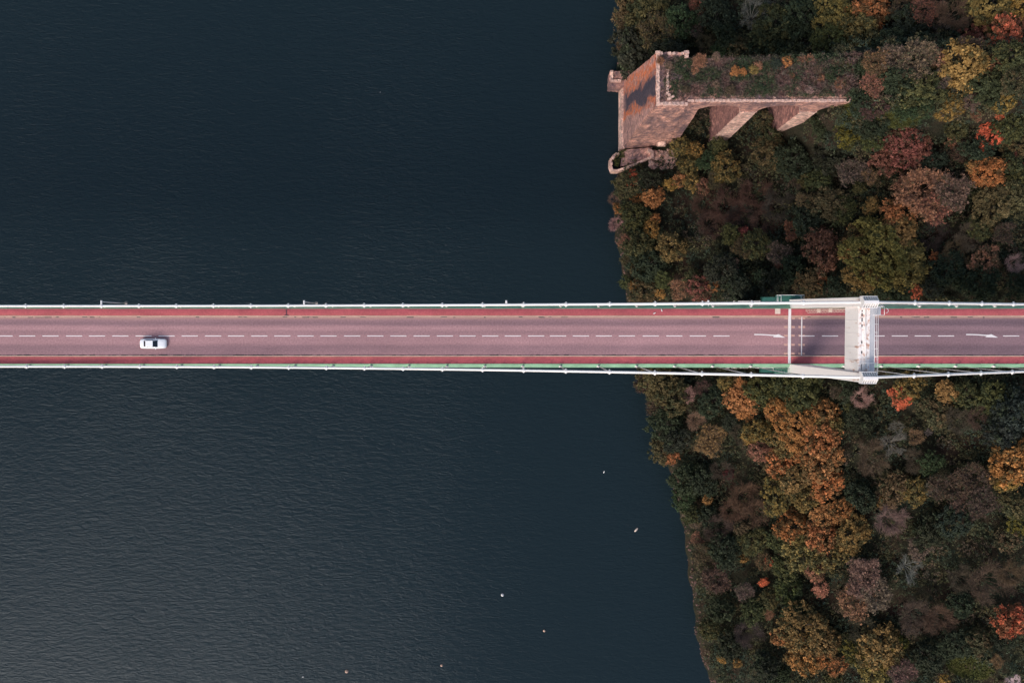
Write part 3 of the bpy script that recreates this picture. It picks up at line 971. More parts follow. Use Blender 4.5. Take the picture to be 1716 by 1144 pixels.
# ------------------------------------------------------------------ ruined masonry pier and viaduct of the old bridge
ru = empty('ruined_viaduct', (40, 49.5, -50))
tag(ru, 'ruined pink stone viaduct and river pier of an older bridge, lichen stained', 'ruin')
def rpart(mb, name, mat):
    return mb.build(name, mat, ru, (-40, -49.5, 50))
RT = -8.0
top = [(28.0, 44.6, RT), (33.9, 44.6, RT), (33.9, 54.9, RT), (28.0, 54.9, RT)]
bot = [(27.2, 44.9, -51), (37.6, 44.9, -51), (37.6, 61.0, -51), (27.2, 61.6, -51)]
# split vertically in courses so that the faces are not dead flat
def frustum(bt, tp, n, amp, seed):
    r = random.Random(seed)
    mb = MB()
    vs, fs = [], []
    m = 9
    for i in range(n + 1):
        u = i / n
        ring = []
        for k in range(4):
            a = [bt[k][j] + (tp[k][j] - bt[k][j]) * u for j in range(3)]
            b_ = [bt[(k + 1) % 4][j] + (tp[(k + 1) % 4][j] - bt[(k + 1) % 4][j]) * u for j in range(3)]
            for q in range(m):
                w = q / m
                ring.append([a[j] + (b_[j] - a[j]) * w + (r.uniform(-amp, amp) if j < 2 else 0) for j in range(3)])
        vs += ring
    R = 4 * m
    for i in range(n):
        for k in range(R):
            k2 = (k + 1) % R
            fs.append((i * R + k, i * R + k2, (i + 1) * R + k2, (i + 1) * R + k))
    fs += [tuple(range(R - 1, -1, -1)), tuple(n * R + k for k in range(R))]
    return mb.add(vs, fs)
pier = frustum(bot, top, 30, 0.13, 5)
rpart(pier, 'river_pier', M['stone'])
# lichen-streaked ashlar facing on the water side (its own courses, a hand's breadth proud)
def quadlerp(c00, c10, c01, c11, nu, nv_, amp, th, seed):
    """slab between four corners (u along, v up); th = thickness vector"""
    r = random.Random(seed)
    vs, fs = [], []
    for i in range(nv_ + 1):
        for k in range(nu + 1):
            u, v = k / nu, i / nv_
            p = Vector(c00) * (1 - u) * (1 - v) + Vector(c10) * u * (1 - v) + Vector(c01) * (1 - u) * v + Vector(c11) * u * v
            vs.append(p + Vector(th) * (1 + r.uniform(-amp, amp)))
    W = nu + 1
    for i in range(nv_):
        for k in range(nu):
            fs.append((i * W + k, i * W + k + 1, (i + 1) * W + k + 1, (i + 1) * W + k))
    n0 = len(vs)
    vs += [Vector(c00), Vector(c10), Vector(c11), Vector(c01)]
    fs.append((n0 + 3, n0 + 2, n0 + 1, n0))
    e = [[k for k in range(W)], [i * W + nu for i in range(nv_ + 1)], [nv_ * W + k for k in range(nu, -1, -1)], [i * W for i in range(nv_, -1, -1)]]
    cs = [n0, n0 + 1, n0 + 2, n0 + 3]
    for j in range(4):
        fs.append(tuple([cs[j], cs[(j + 1) % 4]] + e[j][::-1]))
    return MB().add(vs, fs)
rpart(quadlerp((27.25, 61.3, -47), (27.25, 45.2, -47), (27.98, 54.6, RT - 0.5), (27.98, 44.9, RT - 0.5), 10, 22, 0.35, (-0.16, 0, 0), 8), 'lichen_facing', M['lichen'])
# plinth at the water line
rpart(frustum([(26.2, 44.6, -51.5), (27.6, 44.6, -51.5), (27.6, 61.8, -51.5), (26.2, 61.8, -51.5)], [(26.5, 44.8, -46.9), (27.5, 44.8, -46.9), (27.5, 61.4, -46.9), (26.5, 61.4, -46.9)], 4, 0.06, 6), 'plinth', M['ashlar'])

def arch_wall(spring, crown, top_z, base_fn, y0, y1, opens, x_start, x_end):
    """viaduct body between y0 and y1 with semicircular openings [(xa, xb)]"""
    mb = MB()
    NS = 14
    # outline columns: list of (x, soffit z)
    def seg(xa, xb, zb_a, zb_b):
        mb.hexa([(xa, y0, zb_a), (xb, y0, zb_b), (xb, y1, zb_b), (xa, y1, zb_a)], [(xa, y0, top_z), (xb, y0, top_z), (xb, y1, top_z), (xa, y1, top_z)])
    for (xa, xb) in opens:
        r = (xb - xa) / 2
        xc = (xa + xb) / 2
        ang = [math.pi - math.pi * k / NS for k in range(NS + 1)]
        pts = [(xc + r * math.cos(a), spring + (crown - spring) * math.sin(a)) for a in ang]
        pts[0] = (xa, spring); pts[-1] = (xb, spring)
        for k in range(NS):
            seg(pts[k][0], pts[k + 1][0], pts[k][1], pts[k + 1][1])
    return mb
opens = [(37.2, 46.4), (49.7, 58.6), (61.9, 71.0)]
SY0, SY1 = 45.35, 53.9
rpart(arch_wall(-15.0, -10.5, -8.35, None, SY0, SY1, opens, 33.9, 76), 'arch_spandrel', M['stone'])
# solid shoulder between river pier and first opening
rpart(frustum([(33.0, 45.15, -51), (39.6, 45.15, -51), (39.6, 55.5, -51), (33.0, 55.5, -51)], [(33.0, 45.3, -8.3), (37.2, 45.3, -8.3), (37.2, 53.95, -8.3), (33.0, 53.95, -8.3)], 26, 0.1, 11), 'pier_shoulder', M['stone'])
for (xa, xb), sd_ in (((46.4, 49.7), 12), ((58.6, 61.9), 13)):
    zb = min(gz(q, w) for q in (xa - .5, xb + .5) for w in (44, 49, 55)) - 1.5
    rpart(frustum([(xa - .35, 44.75, zb), (xb + .35, 44.75, zb), (xb + .35, 54.5, zb), (xa - .35, 54.5, zb)], [(xa, SY0 - .05, -15.02), (xb, SY0 - .05, -15.02), (xb, SY1 + .05, -15.02), (xa, SY1 + .05, -15.02)], 14, 0.07, sd_), 'arch_pier', M['shaded_pierstone'])
    rpart(quadlerp((xa - .33, 44.72, zb), (xb + .33, 44.72, zb), (xa + .02, SY0 - .08, -15.4), (xb - .02, SY0 - .08, -15.4), 5, 16, 0.5, (0, -0.1, 0), sd_), 'sunlit_facing', M['ashlar'])  # pale slab: sunlight on the south face painted in by a lighter stone
    rpart(MB().box(xa + .01, xb - .01, SY0 + .01, SY1 - .01, -15.03, -8.36), 'spandrel_core', M['stone'])
    rpart(MB().box(xa - .12, xb + .12, SY0 - .16, SY1 + .16, -15.35, -15.05), 'impost_course', M['ashlar'])
rpart(MB().box(71.0, 77.5, SY0 + .05, SY1 - .05, -24, -8.36), 'abutment', M['stone'])
# ragged coping stones along the parapets
stones = []
for k in range(6):
    r = random.Random(50 + k)
    j = lambda s_: r.uniform(-s_, s_)
    stones.append(MB().hexa([(-.42 + j(.08), -.3 + j(.08), -.25), (.42 + j(.08), -.3 + j(.08), -.25), (.42 + j(.08), .3 + j(.08), -.25), (-.42 + j(.08), .3 + j(.08), -.25)],
                            [(-.38 + j(.1), -.26 + j(.08), .22 + j(.1)), (.38 + j(.1), -.26 + j(.08), .22 + j(.1)), (.38 + j(.1), .26 + j(.08), .22 + j(.1)), (-.38 + j(.1), .26 + j(.08), .22 + j(.1))]).mesh('coping_stone', M['ashlar']))
rc = random.Random(9)
def coping(x, y, z, rz=0.0, sc=1.0):
    link('coping_stone', rc.choice(stones), ru, (x - 40, y - 49.5, z + 50), (rc.uniform(-.08, .08), rc.uniform(-.08, .08), rz + rc.uniform(-.12, .12)), (sc * rc.uniform(.85, 1.15), sc * rc.uniform(.85, 1.2), sc * rc.uniform(.8, 1.4)))
yv = 45.0
while yv < 54.9:
    coping(28.35, yv, RT + 0.2, math.pi / 2, 1.12); yv += 0.86
for k in range(8):                                       # inner broken wall
    coping(30.2, 47.0 + k * 0.62, RT + 0.15, math.pi / 2, 0.75)
for k in range(3): coping(30.5 + 0.6 * (k % 2), 45.9 + 0.4 * k, RT + 0.2, 0.3, 0.9)
xv = 28.9
while xv < 34:
    coping(xv, 44.95, RT + 0.15, 0, 0.95)
    if rc.random() < 0.75: coping(xv, 54.6, RT + 0.2, 0, 0.85)
    xv += 0.82
xv = 34.4
while xv < 66.6:
    coping(xv, 45.65, -8.15, 0, 0.88)
    if xv > 50 and rc.random() < .22: coping(xv, 46.3, -8.2, 0, 0.7)
    if rc.random() < 0.55: coping(xv, 53.65, -8.25, 0, 0.6)
    xv += 0.76
for px_, y_ in ((28.2, 54.75), (33.75, 54.7), (33.75, 54.0)):
    coping(px_, y_, RT + 0.55, 0, 1.0)
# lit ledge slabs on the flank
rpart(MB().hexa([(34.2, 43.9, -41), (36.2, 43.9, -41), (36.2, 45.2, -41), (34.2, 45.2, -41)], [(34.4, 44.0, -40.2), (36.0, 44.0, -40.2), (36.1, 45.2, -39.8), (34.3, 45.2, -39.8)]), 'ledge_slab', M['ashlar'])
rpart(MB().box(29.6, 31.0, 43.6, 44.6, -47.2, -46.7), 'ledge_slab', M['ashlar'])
# quay walls by the water
def wall_path(pts, th, z0, z1f):
    mb = MB()
    for i in range(len(pts) - 1):
        a, b_ = Vector((*pts[i], 0)), Vector((*pts[i + 1], 0))
        d = (b_ - a).normalized()
        n_ = Vector((-d.y, d.x, 0)) * th / 2
        za, zb = z1f(i), z1f(i + 1)
        a2, b2 = a - d * 0.1, b_ + d * 0.1
        mb.hexa([(*(a2 - n_).xy, z0), (*(b2 - n_).xy, z0), (*(b2 + n_).xy, z0), (*(a2 + n_).xy, z0)],
                [(*(a2 - n_ * .8).xy, za), (*(b2 - n_ * .8).xy, zb), (*(b2 + n_ * .8).xy, zb), (*(a2 + n_ * .8).xy, za)])
    return mb
qp = [P(x, y, -46.5).xy for x, y in ((1037, 257), (1029, 260), (1024.5, 266), (1024, 277), (1027, 285), (1036, 285), (1050, 281), (1064, 276), (1078, 271), (1090, 266))]
rpart(wall_path(qp, 0.62, -52, lambda i: -46.9 + 0.85 * max(0, i - 5) + 0.004 * i), 'quay_wall', M['ashlar'])
for i in range(len(qp) - 1):
    a_, b_ = Vector(qp[i]), Vector(qp[i + 1])
    nn_ = max(1, int((b_ - a_).length / 0.72))
    for k in range(nn_):
        if rc.random() < 0.2: continue
        c_ = a_.lerp(b_, (k + .5) / nn_)
        coping(c_.x + rc.uniform(-.2, .2), c_.y + rc.uniform(-.2, .2), -46.95 + 0.85 * max(0, i + (k + .5) / nn_ - 5) + rc.uniform(-.15, .3), math.atan2(b_.y - a_.y, b_.x - a_.x), rc.uniform(.8, 1.35))
qp2 = [P(x, y, -45).xy for x, y in ((1091, 267), (1091, 257), (1084, 254))]
rpart(wall_path(qp2, 0.8, -50, lambda i: -43.0 + 0.003 * i), 'quay_wall', M['ashlar'])
rpart(frustum([(*P(1039, 280, -52).xy, -52), (*P(1092, 266, -52).xy, -52), (*P(1094, 246, -52).xy, -52), (*P(1042, 250, -52).xy, -52)],
              [(*P(1040, 279, -47.6).xy, -47.8), (*P(1090, 266, -45).xy, -44.4), (*P(1092, 248, -45).xy, -44.2), (*P(1043, 252, -47.6).xy, -47.4)], 3, 0.08, 21), 'quay_terrace', M['stone'])
nb0 = [P(1020, 147, -47).xy, P(1041, 149, -47).xy, P(1080, 119, -47).xy, P(1021, 122, -47).xy]
rpart(frustum([(p[0], p[1], -52.5) for p in nb0], [(p[0], p[1], -46.2 + 0.05 * k) for k, p in enumerate(nb0)], 4, 0.07, 22), 'landing_block', M['stone'])
rpart(MB().box(23.75, 26.3, 60.35, 60.95, -46.3, -45.5).box(23.75, 24.4, 60.96, 63.2, -46.3, -45.6), 'landing_parapet', M['ashlar'])
# rubble beside the quay
def rocks(name, pts, label, seed):
    r = random.Random(seed)
    vs, fs = [], []
    base = [(-1, -1, -1), (1, -1, -1), (1, 1, -1), (-1, 1, -1), (-.7, -.7, .8), (.7, -.7, .8), (.7, .7, .8), (-.7, .7, .8)]
    ff = [(3, 2, 1, 0), (4, 5, 6, 7), (0, 1, 5, 4), (1, 2, 6, 5), (2, 3, 7, 6), (3, 0, 4, 7)]
    for (x, y, z, s_) in pts:
        n0 = len(vs)
        rot = Matrix.Rotation(r.uniform(0, 6.28), 3, 'Z') @ Matrix.Rotation(r.uniform(-.5, .5), 3, 'X')
        for b_ in base:
            q = rot @ Vector([c_ * s_ * r.uniform(.6, 1.2) for c_ in b_])
            vs.append((x + q.x, y + q.y, z + q.z * 0.7))
        fs += [tuple(i + n0 for i in f) for f in ff]
    o = MB().add(vs, fs).build(name, M['rock'])
    return tag(o, label, 'rocks', kind='stuff')
pts = []
rr0 = random.Random(31)
for _ in range(170):
    p = P(rr0.uniform(1090, 1132), rr0.uniform(252, 282), -44)
    pts.append((p.x, p.y, gz(p.x, p.y) + rr0.uniform(0, .35), rr0.uniform(.18, .55)))
o = rocks('rubble', pts, 'fallen pink stone rubble at the foot of the ruined pier', 3)
o.data.materials[0] = M['ashlar']
pts = []
for _ in range(620):
    y = rr0.uniform(-100, 80)
    x = float(shore_x(y)) + rr0.uniform(-0.5, 1.2)
    if 40 < y < 66: continue
    pts.append((x, y, gz(x, y) + 0.0, rr0.uniform(.1, .28)))
rocks('shore_rocks', pts, 'broken rocks along the waterline of the wooded bank', 4)

# ------------------------------------------------------------------ vegetation: prototypes
def leaf_cloud(centers, rad, per, size, rs, tone=None, upbias=0.5):
    """centers (n,3), rad (n,), per leaves each -> verts, faces, tone, rand"""
    n = len(centers)
    idx = np.repeat(np.arange(n), per)
    m = len(idx)
    g = rs.normal(size=(m, 3))
    g /= np.linalg.norm(g, axis=1, keepdims=True)
    rr = np.abs(rs.normal(0.62, 0.34, size=(m, 1))) * (1 + 0.9 * (rs.uniform(0, 1, size=(m, 1)) < 0.13))
    off = g * rr
    off[:, 2] = np.abs(off[:, 2]) * 0.8 - 0.12
    c = centers[idx] + off * rad[idx][:, None]
    nrm = g * (1 - upbias) + np.array([0, 0, 1.0]) * upbias + rs.normal(size=(m, 3)) * 0.35
    nrm /= np.linalg.norm(nrm, axis=1, keepdims=True)
    a = np.cross(nrm, rs.normal(size=(m, 3)))
    a /= np.linalg.norm(a, axis=1, keepdims=True)
    b = np.cross(nrm, a)
    s = size * rs.uniform(0.5, 1.4, size=(m, 1))
    v = np.stack([c - a * s, c + b * s * 0.55 , c + a * s, c - b * s * 0.55], 1).reshape(-1, 3)
    f = np.arange(4 * m).reshape(-1, 4)
    tn = (rs.uniform(0, 1, n) if tone is None else tone)[idx]
    tn = np.clip(tn + rs.normal(0, 0.07, m), 0, 1)
    cr = rs.uniform(0, 1, n)[idx]
    return v, f, np.repeat(tn, 4), np.repeat(0.55 * rs.uniform(0, 1, m) + 0.45 * cr, 4)

def leafy_proto(seed, R, clump, per, leaf, flat=0.72):
    """crown of outer radius 1 built for a tree of real radius R metres"""
    rs = np.random.RandomState(seed)
    lobes = [(0, 0, 0.30, 0.50)]
    for nl, q0, q1, z0, z1, r0, r1 in ((3, .26, .38, .12, .34, .36, .48), (6 + rs.randint(3), .50, .68, -.30, .06, .28, .44)):
        ang = np.linspace(0, 2 * np.pi, nl, endpoint=False) + rs.uniform(-.35, .35, nl) + rs.uniform(0, 6)
        for a in ang:
            q = rs.uniform(q0, q1)
            lobes.append((q * math.cos(a), q * math.sin(a), rs.uniform(z0, z1), rs.uniform(r0, r1)))
    lobes = np.array(lobes)
    n = int(3.4 * (R / clump) ** 2)
    C, Tn = [], []
    while len(C) < n:
        k = rs.choice(len(lobes), p=lobes[:, 3] ** 2 / (lobes[:, 3] ** 2).sum())
        g = rs.normal(size=3)
        g /= np.linalg.norm(g)
        if g[2] < -0.35: continue
        p = lobes[k, :3] + g * lobes[k, 3] * rs.uniform(0.80, 1.04)
        inside = ((np.linalg.norm(lobes[:, :3] - p, axis=1) < lobes[:, 3] * 0.66) & (np.arange(len(lobes)) != k)).any()
        if inside: continue
        C.append((p[0], p[1], p[2] * flat))
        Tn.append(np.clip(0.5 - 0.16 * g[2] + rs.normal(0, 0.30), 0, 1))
    C = np.array(C)
    rad = (clump / R) * (0.32 + 0.95 * rs.uniform(0, 1, n) ** 1.6)
    v, f, tn, rn = leaf_cloud(C, rad, per, leaf / R, rs, np.array(Tn))
    me = np_mesh('crown', v, f, M['leaf'], {'tone': tn, 'leafrand': rn})
    return me, lobes

def trunk_mesh(lobes, seed, flat=0.72):
    """trunk from z=-1.6 (ground) to the crown centre with one limb per lobe; unit = crown radius"""
    r = random.Random(seed)
    mb = MB()
    mb.tube([(0, 0, -1.7), (0.02, 0.01, -0.9), (0.0, 0.03, -0.45)], [0.075, 0.055, 0.045], 7)
    for x, y, z, s_ in lobes:
        mb.tube([(0, 0.03, -0.5 + r.uniform(-.15, .05)), (x * .45, y * .45, -.3 + z * .3 * flat), (x * .95, y * .95, z * flat), (x * 1.15, y * 1.15, z * flat + s_ * .35)], [0.035, 0.024, 0.014, 0.005], 5)
    return mb.mesh('trunk', M['bark'])

def bare_proto(seed, leaves=0, dens=1.0, thick=1.0):
    """bare crown: limbs splitting into sprays of fine twigs"""
    r = random.Random(seed)
    rs = np.random.RandomState(seed)
    mb = MB()
    limbs = []
    nl = 8
    for k in range(nl):
        a = 2 * math.pi * k / nl + r.uniform(-.3, .3)
        q = r.uniform(.35, .6) if k else 0.1
        p0 = Vector((0, 0, -.55)); p1 = Vector((q * .5 * math.cos(a), q * .5 * math.sin(a), -.2)); p2 = Vector((q * math.cos(a), q * math.sin(a), r.uniform(.05, .28)))
        mb.tube([p0, p1, p2], [0.026 * thick, 0.015 * thick, 0.007 * thick], 5)
        limbs.append((p1, p2, a))
    verts, faces, tips = [], [], []
    def twig(a, b, w):
        d = (b - a)
        u = d.cross(Vector((r.uniform(-1, 1), r.uniform(-1, 1), r.uniform(-1, 1))))
        if u.length < 1e-6: return
        u = u.normalized() * w
        w2 = d.cross(u).normalized() * w
        n0 = len(mb.v)
        mb.add([a + u, a - u * .5 + w2 * .87, a - u * .5 - w2 * .87, b], [(0, 1, 3), (1, 2, 3), (2, 0, 3)])
    for p1, p2, a in limbs:
        for _ in range(int(20 * dens)):
            s = p1.lerp(p2, r.uniform(.2, 1.0))
            d = Vector((math.cos(a + r.gauss(0, .8)), math.sin(a + r.gauss(0, .8)), r.uniform(.25, 1.1))).normalized()
            e = s + d * r.uniform(.22, .45)
            if e.xy.length > 1.0: e.xy *= 1.0 / e.xy.length
            twig(s, e, .0060 * thick)
            for _ in range(9):
                s2 = s.lerp(e, r.uniform(.25, 1.0))
                d2 = (d + Vector((r.gauss(0, .6), r.gauss(0, .6), r.gauss(.1, .45)))).normalized()
                e2 = s2 + d2 * r.uniform(.12, .26)
                twig(s2, e2, .0042)
                tips.append(tuple(e2))
                for _ in range(4):
                    d3 = (d2 + Vector((r.gauss(0, .6), r.gauss(0, .6), r.gauss(.1, .4)))).normalized()
                    s3 = s2.lerp(e2, r.uniform(.3, 1))
                    e3 = s3 + d3 * r.uniform(.05, .13)
                    twig(s3, e3, .0034)
    tw_ = mb.mesh('twig_crown', M['twig'])
    lf = None
    if leaves:
        pick = [tips[i] for i in rs.choice(len(tips), int(len(tips) * leaves), replace=False)]
        C = np.array(pick)
        v, f, tn, rn = leaf_cloud(C, np.full(len(C), .055), 9, .034, rs)
        lf = np_mesh('leaf_sprays', v, f, M['leaf'], {'tone': tn, 'leafrand': rn})
    st = MB()
    st.tube([(0, 0, -1.7), (0.02, 0.01, -1.0), (0, 0, -.5)], [0.06, 0.045, 0.036], 7)
    return tw_, lf, st.mesh('trunk', M['bark'])

PROTO = {'L': [], 'M': [], 'S': []}
for k in range(4):
    me, lo = leafy_proto(100 + k, 6.5, 0.60, 44, 0.20); PROTO['L'].append((me, trunk_mesh(lo, k)))
for k in range(6):
    me, lo = leafy_proto(200 + k, 3.2, 0.48, 46, 0.18); PROTO['M'].append((me, trunk_mesh(lo, 10 + k)))
for k in range(4):
    me, lo = leafy_proto(300 + k, 1.5, 0.34, 40, 0.14); PROTO['S'].append((me, trunk_mesh(lo, 20 + k)))
BARE = [bare_proto(400 + k) for k in range(4)]
PALE = [bare_proto(440 + k, dens=0.4, thick=1.6) for k in range(2)]
MIXD = [bare_proto(420 + k, leaves=0.40) for k in range(3)]

# ------------------------------------------------------------------ trees, one by one
PAL = {  # name: (colour words, base colour)
    'dg': ('dark green', (0.038, 0.045, 0.028)), 'gr': ('green', (0.050, 0.066, 0.032)), 'tl': ('blue-green', (0.038, 0.050, 0.038)),
    'ol': ('olive', (0.092, 0.090, 0.036)), 'ob': ('olive-brown', (0.125, 0.092, 0.046)), 'go': ('gold', (0.36, 0.200, 0.066)),
    'yo': ('golden-olive', (0.245, 0.172, 0.060)), 'yg': ('yellow-green', (0.150, 0.125, 0.028)), 'or': ('orange', (0.43, 0.185, 0.070)),
    'ro': ('vivid red-orange', (0.66, 0.175, 0.085)), 'rd': ('dusky red', (0.240, 0.098, 0.068)), 'cr': ('crimson', (0.24, 0.075, 0.062)),
    'po': ('pinkish orange', (0.36, 0.175, 0.105)), 'pk': ('pinkish grey', (0.210, 0.138, 0.100)), 'lp': ('pale lilac-pink', (0.36, 0.225, 0.20)),
    'br': ('brown', (0.105, 0.076, 0.050)), 'rb': ('reddish brown', (0.112, 0.066, 0.048)), 'gy': ('silver-grey', (0.175, 0.150, 0.130)), 'ta': ('tan', (0.24, 0.150, 0.075)),
    'pb': ('purple-brown', (0.078, 0.060, 0.046)),
}
